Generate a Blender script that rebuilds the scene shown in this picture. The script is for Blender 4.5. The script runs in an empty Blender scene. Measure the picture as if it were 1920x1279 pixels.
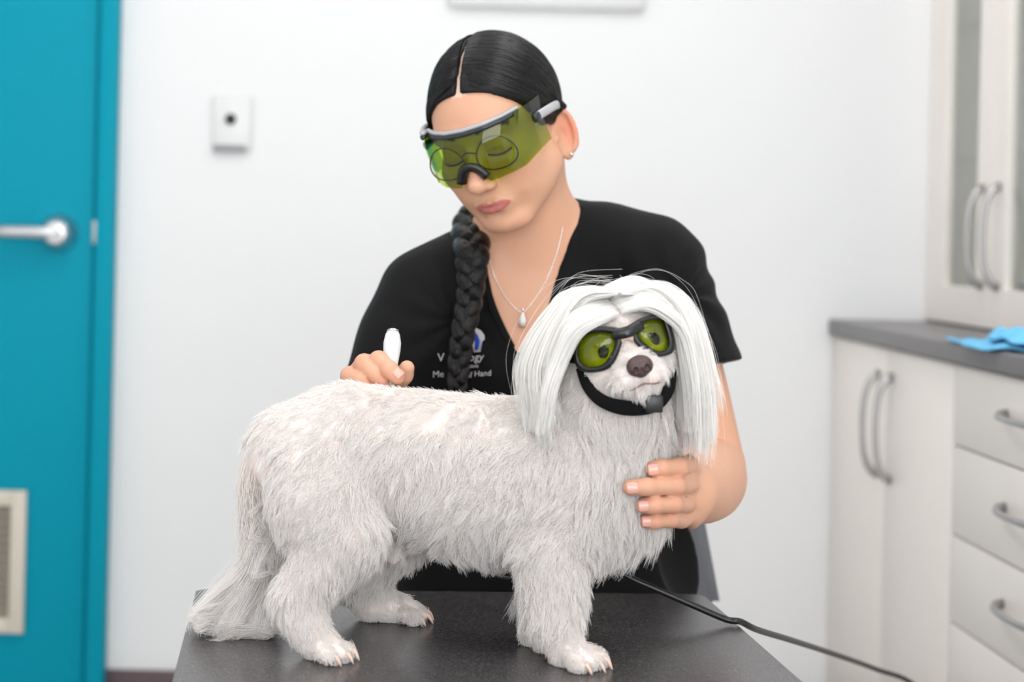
import bpy, bmesh, math
import numpy as np
from mathutils import Vector, Matrix, Euler

sc = bpy.context.scene
C = sc.collection
RNG = np.random.default_rng(7)
R_ = math.radians

# ------------------------------------------------------------------ camera
F, PX, PY, CAMZ = 3200.0, 740.0, 440.0, 1.09      # focal length in pixels, principal point, eye height
ROLL = R_(1.35)
cam_d = bpy.data.cameras.new('camera')
cam = bpy.data.objects.new('camera', cam_d); C.objects.link(cam)
cam_d.sensor_width = 36.0
cam_d.lens = F / 1920 * 36.0
cam_d.shift_x = (960 - PX) / 1920
cam_d.shift_y = -(639.5 - PY) / 1920
cam.location = (0, 0, CAMZ)
cam.rotation_euler = (Euler((R_(90), 0, 0)).to_matrix() @ Matrix.Rotation(ROLL, 3, 'Z')).to_euler()
cam_d.dof.use_dof = True
cam_d.dof.focus_distance = 1.80
cam_d.dof.aperture_fstop = 3.4
sc.camera = cam

# ------------------------------------------------------------------ view, world, lights
sc.view_settings.view_transform = 'Standard'
sc.view_settings.look = 'None'
sc.view_settings.gamma = 1.0
sc.view_settings.use_curve_mapping = False
sc.view_settings.exposure = -0.15
sc.cycles.max_bounces = 7
sc.cycles.diffuse_bounces = 3
sc.cycles.use_adaptive_sampling = True
sc.cycles.adaptive_threshold = 0.06
sc.cycles.transparent_max_bounces = 10
sc.cycles.use_denoising = True
world = bpy.data.worlds.new('world'); sc.world = world
world.use_nodes = True
world.node_tree.nodes['Background'].inputs[0].default_value = (0.9, 0.95, 1.0, 1)
world.node_tree.nodes['Background'].inputs[1].default_value = 0.25

def area_light(name, loc, rot, sx, sy, power, col=(1, 1, 1)):
    l = bpy.data.lights.new(name, 'AREA'); l.shape = 'RECTANGLE'
    l.size = sx; l.size_y = sy; l.energy = power; l.color = col
    o = bpy.data.objects.new(name, l); C.objects.link(o)
    o.location = loc; o.rotation_euler = rot
    return o
CEIL = 2.6
PANELS = [(-0.55, 0.9), (0.65, 0.9), (-0.55, 2.5), (0.65, 2.5)]
for (x, y) in PANELS:                               # recessed ceiling panels
    area_light('ceiling_panel_light', (x, y, CEIL - 0.03), (0, 0, 0), 0.58, 1.15, 2.9, (1.0, 0.985, 0.96))
# front fill light added behind the camera, set in an unseen window
area_light('front_fill_light', (0.15, -1.9, 1.45), (R_(90), 0, 0), 2.7, 1.5, 92, (0.95, 0.98, 1.0))

# ------------------------------------------------------------------ helpers
def W(px, py, Y):
    """world point at depth Y that the photograph shows at (px, py)"""
    u, v = px - PX, py - PY
    c, s = math.cos(ROLL), math.sin(ROLL)
    return np.array([(u * c + v * s) * Y / F, Y, CAMZ - (-u * s + v * c) * Y / F])

def props(o, label=None, cat=None, group=None, kind=None):
    if label: o['label'] = label
    if cat: o['category'] = cat
    if group: o['group'] = group
    if kind: o['kind'] = kind
    return o

def empty(name, loc, label, cat, group=None):
    o = bpy.data.objects.new(name, None); C.objects.link(o)
    o.location = tuple(float(a) for a in loc); o.empty_display_size = 0.05
    return props(o, label, cat, group)

def worldloc(o):
    v = Vector(o.location)
    while o.parent: o = o.parent; v = v + Vector(o.location)
    return v

def link(name, data, mat, parent=None):
    o = bpy.data.objects.new(name, data); C.objects.link(o)
    if mat is not None: data.materials.append(mat)
    if parent is not None:
        o.parent = parent; o.location = -worldloc(parent)
    return o

def mesh_obj(name, V, Fc, mat, parent=None, smooth=True):
    me = bpy.data.meshes.new(name)
    V = np.asarray(V, dtype=np.float32)
    if isinstance(Fc, np.ndarray):
        n, k = Fc.shape
        me.vertices.add(len(V)); me.vertices.foreach_set('co', V.ravel())
        me.loops.add(n * k); me.loops.foreach_set('vertex_index', Fc.astype(np.int32).ravel())
        me.polygons.add(n); me.polygons.foreach_set('loop_start', np.arange(0, n * k, k, dtype=np.int32))
        me.update(calc_edges=True); me.validate()
    else:
        me.from_pydata([tuple(map(float, v)) for v in V], [], [tuple(int(i) for i in f) for f in Fc]); me.update()
    if smooth: me.polygons.foreach_set('use_smooth', np.ones(len(me.polygons), dtype=bool))
    return link(name, me, mat, parent)

def bm_obj(name, bm, mat, parent=None, smooth=False, auto=None):
    me = bpy.data.meshes.new(name); bm.normal_update(); bm.to_mesh(me); bm.free()
    if smooth: me.polygons.foreach_set('use_smooth', np.ones(len(me.polygons), dtype=bool))
    o = link(name, me, mat, parent)
    if auto is not None and smooth:
        try: me.set_sharp_from_angle(angle=R_(auto))
        except Exception: pass
    return o

def box_bm(bm, lo, hi, bev=0.0, seg=2):
    lo, hi = np.minimum(lo, hi), np.maximum(lo, hi)
    vs = [bm.verts.new((x, y, z)) for x in (lo[0], hi[0]) for y in (lo[1], hi[1]) for z in (lo[2], hi[2])]
    fs = [(0, 1, 3, 2), (4, 6, 7, 5), (0, 4, 5, 1), (2, 3, 7, 6), (0, 2, 6, 4), (1, 5, 7, 3)]
    faces = [bm.faces.new([vs[i] for i in f]) for f in fs]
    if bev > 0:
        es = list({e for f in faces for e in f.edges})
        bmesh.ops.bevel(bm, geom=es, offset=bev, segments=seg, profile=0.5, affect='EDGES', clamp_overlap=True)

def box(name, lo, hi, mat, parent=None, bev=0.002, seg=2):
    bm = bmesh.new(); box_bm(bm, np.array(lo, float), np.array(hi, float), bev, seg)
    return bm_obj(name, bm, mat, parent, smooth=bev > 0, auto=40)

def frames(P):
    P = np.asarray(P, float); n = len(P)
    T = np.gradient(P, axis=0); T /= np.linalg.norm(T, axis=1)[:, None] + 1e-12
    up = np.array([0, 0, 1.0])
    if abs(T[0] @ up) > 0.9: up = np.array([1.0, 0, 0])
    N = np.zeros_like(P); N[0] = up - (up @ T[0]) * T[0]; N[0] /= np.linalg.norm(N[0])
    for i in range(1, n):
        N[i] = N[i - 1] - (N[i - 1] @ T[i]) * T[i]; N[i] /= np.linalg.norm(N[i]) + 1e-12
    return T, N, np.cross(T, N)

def tube_vf(P, rad, nseg=10, flat=None, nref=None):
    """tube along P; flat=(a,b) scales the section along normal / binormal; nref fixes the normal direction"""
    P = np.asarray(P, float); n = len(P); rad = np.broadcast_to(np.asarray(rad, float), (n,))
    T, N, B = frames(P)
    if nref is not None:
        N = np.broadcast_to(np.asarray(nref, float), P.shape).copy()
        N -= (N * T).sum(1)[:, None] * T; N /= np.linalg.norm(N, axis=1)[:, None]; B = np.cross(T, N)
    a, b = flat or (1, 1)
    t = np.linspace(0, 2 * np.pi, nseg, endpoint=False)
    V = (P[:, None] + rad[:, None, None] * (a * np.cos(t)[None, :, None] * N[:, None] + b * np.sin(t)[None, :, None] * B[:, None])).reshape(-1, 3)
    Fc = []
    for i in range(n - 1):
        for j in range(nseg):
            k = (j + 1) % nseg
            Fc.append((i * nseg + j, i * nseg + k, (i + 1) * nseg + k, (i + 1) * nseg + j))
    V = np.vstack([V, P[0], P[-1]]); c0, c1 = n * nseg, n * nseg + 1
    for j in range(nseg):
        k = (j + 1) % nseg
        Fc.append((c0, k, j)); Fc.append((c1, (n - 1) * nseg + j, (n - 1) * nseg + k))
    return V, Fc

def tube(name, P, rad, mat, parent=None, nseg=10, flat=None, nref=None):
    V, Fc = tube_vf(P, rad, nseg, flat, nref)
    return mesh_obj(name, V, Fc, mat, parent)

def spline(pts, n=40):
    """Catmull-Rom through pts (any width of columns)"""
    P = np.asarray(pts, float); P = np.vstack([2 * P[0] - P[1], P, 2 * P[-1] - P[-2]])
    t = np.linspace(0, len(P) - 3 - 1e-6, n); i = t.astype(int); f = (t - i)[:, None]
    a, b, c, d = P[i], P[i + 1], P[i + 2], P[i + 3]
    return 0.5 * (2 * b + (c - a) * f + (2 * a - 5 * b + 4 * c - d) * f ** 2 + (3 * b - a - 3 * c + d) * f ** 3)

def lathe(name, prof, mat, parent=None, origin=(0, 0, 0), axis=(0, 0, 1), nseg=32):
    """prof: list of (radius, height) along axis"""
    a = Vector(axis).normalized(); q = Vector((0, 0, 1)).rotation_difference(a).to_matrix()
    V = []; Fc = []; n = len(prof)
    for r, h in prof:
        for j in range(nseg):
            t = 2 * math.pi * j / nseg
            V.append(np.array(q @ Vector((r * math.cos(t), r * math.sin(t), h))) + np.array(origin))
    for i in range(n - 1):
        for j in range(nseg):
            k = (j + 1) % nseg; Fc.append((i * nseg + j, i * nseg + k, (i + 1) * nseg + k, (i + 1) * nseg + j))
    Fc.append(tuple(range(nseg))[::-1]); Fc.append(tuple((n - 1) * nseg + j for j in range(nseg)))
    o = mesh_obj(name, np.array(V), Fc, mat, parent)
    try: o.data.set_sharp_from_angle(angle=R_(35))
    except Exception: pass
    return o

# ------------------------------------------------------------------ materials
def srgb(r, g, b):
    f = lambda c: c / 12.92 if c <= 0.04045 else ((c + 0.055) / 1.055) ** 2.4
    return (f(r / 255), f(g / 255), f(b / 255), 1.0)

def mat(name, col, rough=0.5, metal=0.0, noise=None, bump=None, spec=0.5, sss=0.0, coat=0.0, sheen=0.0):
    """noise=(scale, amount): gentle colour variation; bump=(scale, strength, distance)"""
    m = bpy.data.materials.new(name); m.use_nodes = True
    nt = m.node_tree; b = nt.nodes['Principled BSDF']
    b.inputs['Base Color'].default_value = col; b.inputs['Roughness'].default_value = rough
    b.inputs['Metallic'].default_value = metal; b.inputs['Specular IOR Level'].default_value = spec
    b.inputs['Coat Weight'].default_value = coat; b.inputs['Sheen Weight'].default_value = sheen
    if sss: b.inputs['Subsurface Weight'].default_value = sss
    tc = nt.nodes.new('ShaderNodeTexCoord')
    if noise:
        n = nt.nodes.new('ShaderNodeTexNoise'); n.inputs['Scale'].default_value = noise[0]; n.inputs['Detail'].default_value = 4
        mx = nt.nodes.new('ShaderNodeMix'); mx.data_type = 'RGBA'
        mx.inputs['A'].default_value = tuple(c * (1 - noise[1]) for c in col[:3]) + (1,)
        mx.inputs['B'].default_value = tuple(min(1, c * (1 + noise[1])) for c in col[:3]) + (1,)
        nt.links.new(tc.outputs['Object'], n.inputs['Vector'])
        nt.links.new(n.outputs['Fac'], mx.inputs['Factor']); nt.links.new(mx.outputs['Result'], b.inputs['Base Color'])
    if bump:
        n2 = nt.nodes.new('ShaderNodeTexNoise'); n2.inputs['Scale'].default_value = bump[0]; n2.inputs['Detail'].default_value = 5
        bp = nt.nodes.new('ShaderNodeBump'); bp.inputs['Strength'].default_value = bump[1]; bp.inputs['Distance'].default_value = bump[2]
        nt.links.new(tc.outputs['Object'], n2.inputs['Vector'])
        nt.links.new(n2.outputs['Fac'], bp.inputs['Height']); nt.links.new(bp.outputs['Normal'], b.inputs['Normal'])
    return m

M = {}
M['wall'] = mat('wall_paint', srgb(237, 237, 238), 0.7, bump=(180, 0.05, 0.001))
M['ceiling'] = mat('ceiling_paint', srgb(240, 240, 238), 0.8, bump=(120, 0.05, 0.001))
M['floor'] = mat('vinyl_floor', srgb(206, 202, 198), 0.4, noise=(60, 0.12))
M['skirting'] = mat('skirting_vinyl', srgb(92, 74, 78), 0.45, noise=(30, 0.08))
M['teal'] = mat('teal_gloss_paint', srgb(0, 150, 175), 0.55, spec=.12, noise=(8, 0.03), bump=(90, 0.05, 0.001))
M['steel'] = mat('satin_steel', (0.62, 0.62, 0.64, 1), 0.32, 1.0, noise=(90, 0.06))
M['dark_steel'] = mat('brushed_pewter', (0.46, 0.45, 0.45, 1), 0.42, 1.0, noise=(90, 0.08))
M['cream_plastic'] = mat('cream_plastic', srgb(214, 204, 190), 0.5, noise=(20, 0.03))
M['vent_slat'] = mat('vent_slat_beige', srgb(160, 150, 138), 0.55, noise=(20, 0.04))
M['white_plastic'] = mat('white_plastic', srgb(228, 228, 228), 0.35, noise=(15, 0.02))
M['grey_plastic'] = mat('grey_plastic', srgb(150, 150, 152), 0.4, noise=(15, 0.03))
M['black_plastic'] = mat('black_plastic', srgb(22, 22, 24), 0.35, noise=(30, 0.1))
M['cabinet'] = mat('cream_laminate', srgb(250, 242, 235), 0.4, noise=(14, 0.02))
M['cabinet_in'] = mat('cabinet_interior', srgb(236, 236, 228), 0.5, noise=(14, 0.03))
M['worktop'] = mat('grey_worktop', srgb(112, 108, 110), 0.35, noise=(220, 0.18))

def table_mat():
    m = mat('charcoal_laminate', srgb(70, 68, 68), 0.27, spec=0.5)
    nt = m.node_tree; b = nt.nodes['Principled BSDF']; tc = nt.nodes['Texture Coordinate']
    n = nt.nodes.new('ShaderNodeTexNoise'); n.inputs['Scale'].default_value = 520; n.inputs['Detail'].default_value = 3
    v = nt.nodes.new('ShaderNodeTexNoise'); v.inputs['Scale'].default_value = 240; v.inputs['Detail'].default_value = 2
    r = nt.nodes.new('ShaderNodeValToRGB')
    r.color_ramp.elements[0].position = 0.35; r.color_ramp.elements[0].color = srgb(54, 52, 53)
    r.color_ramp.elements[1].position = 0.72; r.color_ramp.elements[1].color = srgb(104, 100, 100)
    nt.links.new(tc.outputs['Object'], n.inputs['Vector']); nt.links.new(tc.outputs['Object'], v.inputs['Vector'])
    nt.links.new(n.outputs['Fac'], r.inputs['Fac']); nt.links.new(r.outputs['Color'], b.inputs['Base Color'])
    bp = nt.nodes.new('ShaderNodeBump'); bp.inputs['Strength'].default_value = 0.12; bp.inputs['Distance'].default_value = 0.0006
    nt.links.new(v.outputs['Fac'], bp.inputs['Height']); nt.links.new(bp.outputs['Normal'], b.inputs['Normal'])
    return m
M['table'] = table_mat()

def glass_mat(name, tint, ior=1.45, refl=1.0):
    m = bpy.data.materials.new(name); m.use_nodes = True; nt = m.node_tree
    for n in list(nt.nodes): nt.nodes.remove(n)
    out = nt.nodes.new('ShaderNodeOutputMaterial'); t = nt.nodes.new('ShaderNodeBsdfTransparent'); g = nt.nodes.new('ShaderNodeBsdfGlossy')
    t.inputs[0].default_value = tint; g.inputs['Roughness'].default_value = 0.03
    g.inputs['Color'].default_value = (refl, refl, refl, 1)
    f = nt.nodes.new('ShaderNodeFresnel'); f.inputs['IOR'].default_value = ior
    mx = nt.nodes.new('ShaderNodeMixShader')
    geo = nt.nodes.new('ShaderNodeNewGeometry'); inv = nt.nodes.new('ShaderNodeMath'); inv.operation = 'SUBTRACT'; inv.inputs[0].default_value = 1.0
    mul = nt.nodes.new('ShaderNodeMath'); mul.operation = 'MULTIPLY'      # the inner face of a thin pane adds no mirror of its own
    nt.links.new(geo.outputs['Backfacing'], inv.inputs[1]); nt.links.new(f.outputs[0], mul.inputs[0]); nt.links.new(inv.outputs[0], mul.inputs[1])
    nt.links.new(mul.outputs[0], mx.inputs[0]); nt.links.new(t.outputs[0], mx.inputs[1]); nt.links.new(g.outputs[0], mx.inputs[2])
    nt.links.new(mx.outputs[0], out.inputs[0])
    return m
M['pane'] = glass_mat('cabinet_glass', (0.965, 0.985, 0.975, 1))

# ------------------------------------------------------------------ room shell
XL, XR, YB, YF = -2.0, 1.56, 3.70, -2.0
def struct(o): o['kind'] = 'structure'; return o
struct(box('floor', (XL - .1, YF - .1, -0.1), (XR + .1, YB + .1, 0), M['floor'], bev=0))
ceil = struct(box('ceiling', (XL - .1, YF - .1, CEIL), (XR + .1, YB + .1, CEIL + .1), M['ceiling'], bev=0))
struct(box('wall_back', (XL - .1, YB, 0), (XR + .1, YB + .1, CEIL), M['wall'], bev=0))
struct(box('wall_left', (XL - .1, YF, 0), (XL, YB, CEIL), M['wall'], bev=0))
struct(box('wall_right', (XR, YF, 0), (XR + .1, YB, CEIL), M['wall'], bev=0))
# wall behind the camera, with an opening for the added fill window
bm = bmesh.new()
for lo, hi in (((XL, YF - .1, 0), (-1.45, YF, CEIL)), ((1.5, YF - .1, 0), (XR, YF, CEIL)),
               ((-1.45, YF - .1, 0), (1.5, YF, 0.7)), ((-1.45, YF - .1, 2.2), (1.5, YF, CEIL))):
    box_bm(bm, np.array(lo), np.array(hi))
struct(bm_obj('wall_front', bm, M['wall']))
win = struct(box('fill_window_1', (-1.45, YF - .06, 0.7), (1.5, YF - .05, 2.2), M['pane'], bev=0))  # unseen window added to go with the front fill light
for x in (-1.45, 0.0, 1.46):
    box('fill_window_frame', (x, YF - .08, 0.7), (x + .04, YF - .03, 2.2), M['white_plastic'], win)
em = mat('panel_diffuser', (1, 1, 1, 1)); em.node_tree.nodes['Principled BSDF'].inputs['Emission Color'].default_value = (1, .99, .97, 1)
em.node_tree.nodes['Principled BSDF'].inputs['Emission Strength'].default_value = 3.0
for (x, y) in PANELS:
    box('light_panel', (x - .3, y - .59, CEIL - .02), (x + .3, y + .59, CEIL - .001), em, ceil, bev=0)
DX = -0.602                                             # right edge of the door frame
struct(box('baseboard_back', (DX, YB - .012, 0), (0.955, YB - .0005, 0.135), M['skirting'], bev=.003))

# door with its frame
door = struct(box('door_1', (-1.50, YB - .030, 0.006), (-.648, YB - .0005, 2.04), M['teal'], bev=.003))
fr = struct(box('trim_1', (-.640, YB - .048, 0), (DX, YB - .0005, 2.10), M['teal'], bev=.003))
box('frame_stop', (-.650, YB - .020, 0), (-.639, YB - .0006, 2.05), M['teal'], fr, bev=0)
box('frame_head', (-1.55, YB - .048, 2.05), (-.640, YB - .0005, 2.10), M['teal'], fr, bev=.003)
box('frame_side', (-1.55, YB - .048, 0), (-1.508, YB - .0005, 2.05), M['teal'], fr, bev=.003)
box('strike_plate', (-.650, YB - .0325, 1.055), (-.637, YB - .028, 1.105), M['dark_steel'], fr, bev=.001)
hc = W(112, 436, YB - .03)
lathe('handle_rosette', [(0.041, 0), (0.041, .004), (0.040, .010), (0.034, .020), (0.030, .034), (0.028, .052), (0.022, .058), (0.0, .060)], M['steel'], door, (hc[0], YB - .030, hc[2]), (0, -1, 0), 40)
P = spline([(hc[0] + .004, YB - .078, hc[2]), (hc[0] - .03, YB - .080, hc[2]), (hc[0] - .08, YB - .080, hc[2]), (hc[0] - .135, YB - .079, hc[2])], 24)
tube('handle_lever', P, np.r_[np.full(20, .0155), .015, .0135, .011, .006], M['steel'], door, 16)
lathe('handle_keyhole', [(.013, 0), (.013, .003), (0, .003)], M['dark_steel'], door, (hc[0] + .004, YB - .0895, hc[2] - .006), (0, -1, 0), 20)
# pressure vent low in the door
vx1, vz0, vz1 = -.776, .216, .522; vx0 = vx1 - .46
vent = empty('door_vent', (vx0, YB - .03, vz0), 'cream framed louvred vent low in the teal door', 'vent')
for lo, hi in (((vx0, vz0), (vx0 + .032, vz1)), ((vx1 - .032, vz0), (vx1, vz1)),
               ((vx0 + .032, vz0), (vx1 - .032, vz0 + .032)), ((vx0 + .032, vz1 - .032), (vx1 - .032, vz1))):
    box('vent_frame', (lo[0], YB - .046, lo[1]), (hi[0], YB - .0305, hi[1]), M['cream_plastic'], vent)
box('backing', (vx0 + .03, YB - .033, vz0 + .03), (vx1 - .03, YB - .0305, vz1 - .03), M['vent_slat'], vent, bev=0)
for i in range(13):
    z = vz0 + .040 + i * .0183
    bm = bmesh.new()
    vs = [bm.verts.new(p) for p in ((vx0 + .033, YB - .036, z), (vx1 - .033, YB - .036, z), (vx1 - .033, YB - .044, z + .012), (vx0 + .033, YB - .044, z + .012),
                                    (vx0 + .033, YB - .034, z + .003), (vx1 - .033, YB - .034, z + .003), (vx1 - .033, YB - .042, z + .015), (vx0 + .033, YB - .042, z + .015))]
    for f in ((0, 1, 2, 3), (7, 6, 5, 4), (0, 4, 5, 1), (1, 5, 6, 2), (2, 6, 7, 3), (3, 7, 4, 0)): bm.faces.new([vs[k] for k in f])
    bm_obj('slat', bm, M['vent_slat'], vent)

# wall plate and the panel high on the wall
wp = empty('wall_plate', (-.357, YB, 1.26), 'small white wall plate with a black round sensor beside the teal door', 'wall plate')
box('plate', (-.399, YB - .014, 1.266), (-.315, YB - .0005, 1.384), M['white_plastic'], wp, bev=.004, seg=3)
box('underside_shade_strip', (-.397, YB - .017, 1.262), (-.327, YB - .0008, 1.276), M['grey_plastic'], wp, bev=.002)  # grey strip stands in for shade along the plate's underside
lathe('sensor_eye', [(.012, 0), (.012, .004), (.009, .006), (0, .007)], M['black_plastic'], wp, (-.360, YB - .014, 1.331), (0, -1, 0), 24)
wu = empty('wall_unit', (.315, YB, 1.585), 'white box mounted high on the wall above the seated person', 'wall unit')
box('casing', (.104, YB - .022, 1.590), (.530, YB - .0005, 1.86), M['white_plastic'], wu, bev=.008, seg=3)
box('lower_lip', (.110, YB - .018, 1.587), (.524, YB - .004, 1.592), M['white_plastic'], wu, bev=.001)

# ------------------------------------------------------------------ cabinets along the right wall
XF = 0.957
def bow_handle(parent, c, axis, out, L=.20, proud=.032, mat_=None):
    """bow handle: c centre on the face, axis along the handle, out away from the face"""
    c, axis, out = map(lambda a: np.array(a, float), (c, axis, out))
    t = np.linspace(-1, 1, 25)
    P = c + np.outer(t * L / 2, axis) + np.outer(proud * (1 - np.abs(t) ** 5) ** 0.6 * (.72 + .28 * (1 - t ** 2)), out)
    w = .0055 + .0035 * np.abs(t) ** 4
    return tube('handle', P, w, mat_ or M['dark_steel'], parent, 10, flat=(1.0, 0.8))
def door_panel(name, y0, y1, z0, z1, parent, x=XF):
    return box(name, (x, y0 + .0015, z0 + .0015), (x + .018, y1 - .0015, z1 - .0015), M['cabinet'], parent, bev=.0015)
bc = empty('base_cabinet', (1.26, 3.3, 0), 'cream two-door base cabinet in the corner under the grey worktop', 'cabinet')
box('carcass', (XF + .0185, 2.901, .12), (XR - .0005, YB - .0005, .896), M['cabinet'], bc)
box('plinth', (XF + .06, 2.901, 0.0005), (XR - .001, YB - .013, .12), M['skirting'], bc)
for y0, y1, hy in ((3.30, 3.698, 3.345), (2.902, 3.30, 3.255)):
    d = door_panel('cabinet_door', y0, y1, .125, .894, bc); bow_handle(d, (XF, hy, .742), (0, 0, 1), (-1, 0, 0))
dc = empty('drawer_cabinet', (1.26, 2.55, 0), 'cream drawer cabinet with bow handles nearest the right edge', 'cabinet')
box('carcass', (XF + .0185, 2.20, .12), (XR - .0005, 2.899, .896), M['cabinet'], dc)
box('plinth', (XF + .06, 2.20, 0.0005), (XR - .001, 2.899, .12), M['skirting'], dc)
zs = [.894, .756, .605, .457, .309, .125]
for z1, z0 in zip(zs[:-1], zs[1:]):
    d = door_panel('drawer', 2.202, 2.898, z0, z1, dc); bow_handle(d, (XF, 2.55, (z0 + z1) / 2 + .008), (0, 1, 0), (-1, 0, 0))
wt = box('worktop', (.944, 2.18, .8965), (XR - .0005, YB - .0005, .930), M['worktop'], None, bev=.004, seg=3)
props(wt, 'dark grey worktop running over the cream base cabinets', 'worktop')

XU = 1.153
hu = empty('display_cabinet', (1.35, 3.3, .93), 'cream glass-door cabinet standing on the grey worktop', 'cabinet')
HZ0, HZ1 = .9305, 2.05
box('side_panel', (XU + .019, 2.90, HZ0), (XR - .0005, 2.918, HZ1), M['cabinet'], hu)
box('side_panel', (XU + .019, YB - .019, HZ0), (XR - .0005, YB - .0005, HZ1), M['cabinet'], hu)
box('back_panel', (XR - .018, 2.918, HZ0), (XR - .0005, YB - .019, HZ1), M['cabinet_in'], hu)
box('bottom_panel', (XU + .03, 2.918, HZ0), (XR - .018, YB - .019, HZ0 + .05), M['cabinet'], hu)
box('top_panel', (XU + .019, 2.918, HZ1 - .02), (XR - .018, YB - .019, HZ1), M['cabinet'], hu)
for z in (1.28, 1.56, 1.84):
    box('glass_shelf', (XU + .04, 2.920, z - .006), (XR - .019, YB - .021, z), M['pane'], hu, bev=.001)
for y0, y1, g0, g1, hy in ((3.301, 3.699, 3.385, 3.582, 3.345), (2.901, 3.299, 2.985, 3.222, 3.255)):
    bm = bmesh.new(); zb, zt = HZ0 + .004, HZ1 - .003; g = 1.012
    for lo, hi in (((y0, zb), (g0, zt)), ((g1, zb), (y1, zt)), ((g0, zb), (g1, g)), ((g0, zt - .08), (g1, zt))):
        box_bm(bm, np.array((XU, lo[0], lo[1])), np.array((XU + .018, hi[0], hi[1])), .001, 1)
    d = bm_obj('cabinet_door', bm, M['cabinet'], hu)
    box('pane', (XU + .007, g0 - .005, g - .005), (XU + .011, g1 + .005, zt - .075), M['pane'], d, bev=0)
    bow_handle(d, (XU, hy, 1.113), (0, 0, 1), (-1, 0, 0), .195)
# a few jars behind the panes
for i, (y, z, r, h, nm) in enumerate(((3.40, HZ0 + .05, .034, .055, 'low pale jar at the bottom of the glass-door cabinet'), (3.10, 1.28, .035, .10, 'pale jar on the middle shelf of the glass-door cabinet'),
                                     (3.08, HZ0 + .05, .04, .07, 'squat green-grey jar at the bottom of the glass-door cabinet'))):
    j = empty('jar', (1.28, y, z), nm, 'jar', 'jars in the glass-door cabinet')
    mm = (M['grey_plastic'], M['white_plastic'], mat('olive_jar', srgb(170, 172, 140), .4, noise=(20, .05)))[i]
    lathe('jar_body', [(r * .92, 0), (r, .006), (r, h * .7), (r * .8, h * .8)], mm, j, (1.28, y, z + .0005), nseg=24)
    lathe('lid', [(r * .86, 0), (r * .86, h * .2), (r * .7, h * .23)], M['white_plastic'], j, (1.28, y, z + h * .8), nseg=24)

# ------------------------------------------------------------------ examination table
TZ = 0.67
TX0, TX1, TY0, TY1 = -.188, .412, .85, 2.016
tb = empty('exam_table', (.08, 1.45, 0), 'charcoal laminate examination table carrying the white dog', 'table')
tb.rotation_euler.z = R_(3.5)
bm = bmesh.new()
def rrect(x0, x1, y0, y1, r, n=6):
    pts = []
    for cx, cy, a in ((x1 - r, y1 - r, 0), (x0 + r, y1 - r, 90), (x0 + r, y0 + r, 180), (x1 - r, y0 + r, 270)):
        for i in range(n + 1):
            t = R_(a + 90 * i / n); pts.append((cx + r * math.cos(t), cy + r * math.sin(t)))
    return pts
pts = rrect(TX0, TX1, TY0, TY1, .012)
b0 = [bm.verts.new((x, y, TZ - .034)) for x, y in pts]; t0 = [bm.verts.new((x, y, TZ)) for x, y in pts]
bm.faces.new(t0); bm.faces.new(b0[::-1])
for i in range(len(pts)): j = (i + 1) % len(pts); bm.faces.new((b0[i], b0[j], t0[j], t0[i]))
bmesh.ops.bevel(bm, geom=[e for e in bm.edges if abs(e.verts[0].co.z - TZ) < 1e-6 and abs(e.verts[1].co.z - TZ) < 1e-6], offset=.0025, segments=2, affect='EDGES')
bm_obj('table_top', bm, M['table'], tb, smooth=True, auto=30)
box('under_frame', (TX0 + .1, TY0 + .15, TZ - .07), (TX1 - .1, TY1 - .30, TZ - .0345), M['steel'], tb)
box('column', (.03, 1.20, .06), (.13, 1.34, TZ - .07), M['steel'], tb, bev=.01)
box('foot_plate', (-.12, .95, .0005), (.28, 1.58, .06), M['steel'], tb, bev=.015)

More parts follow.
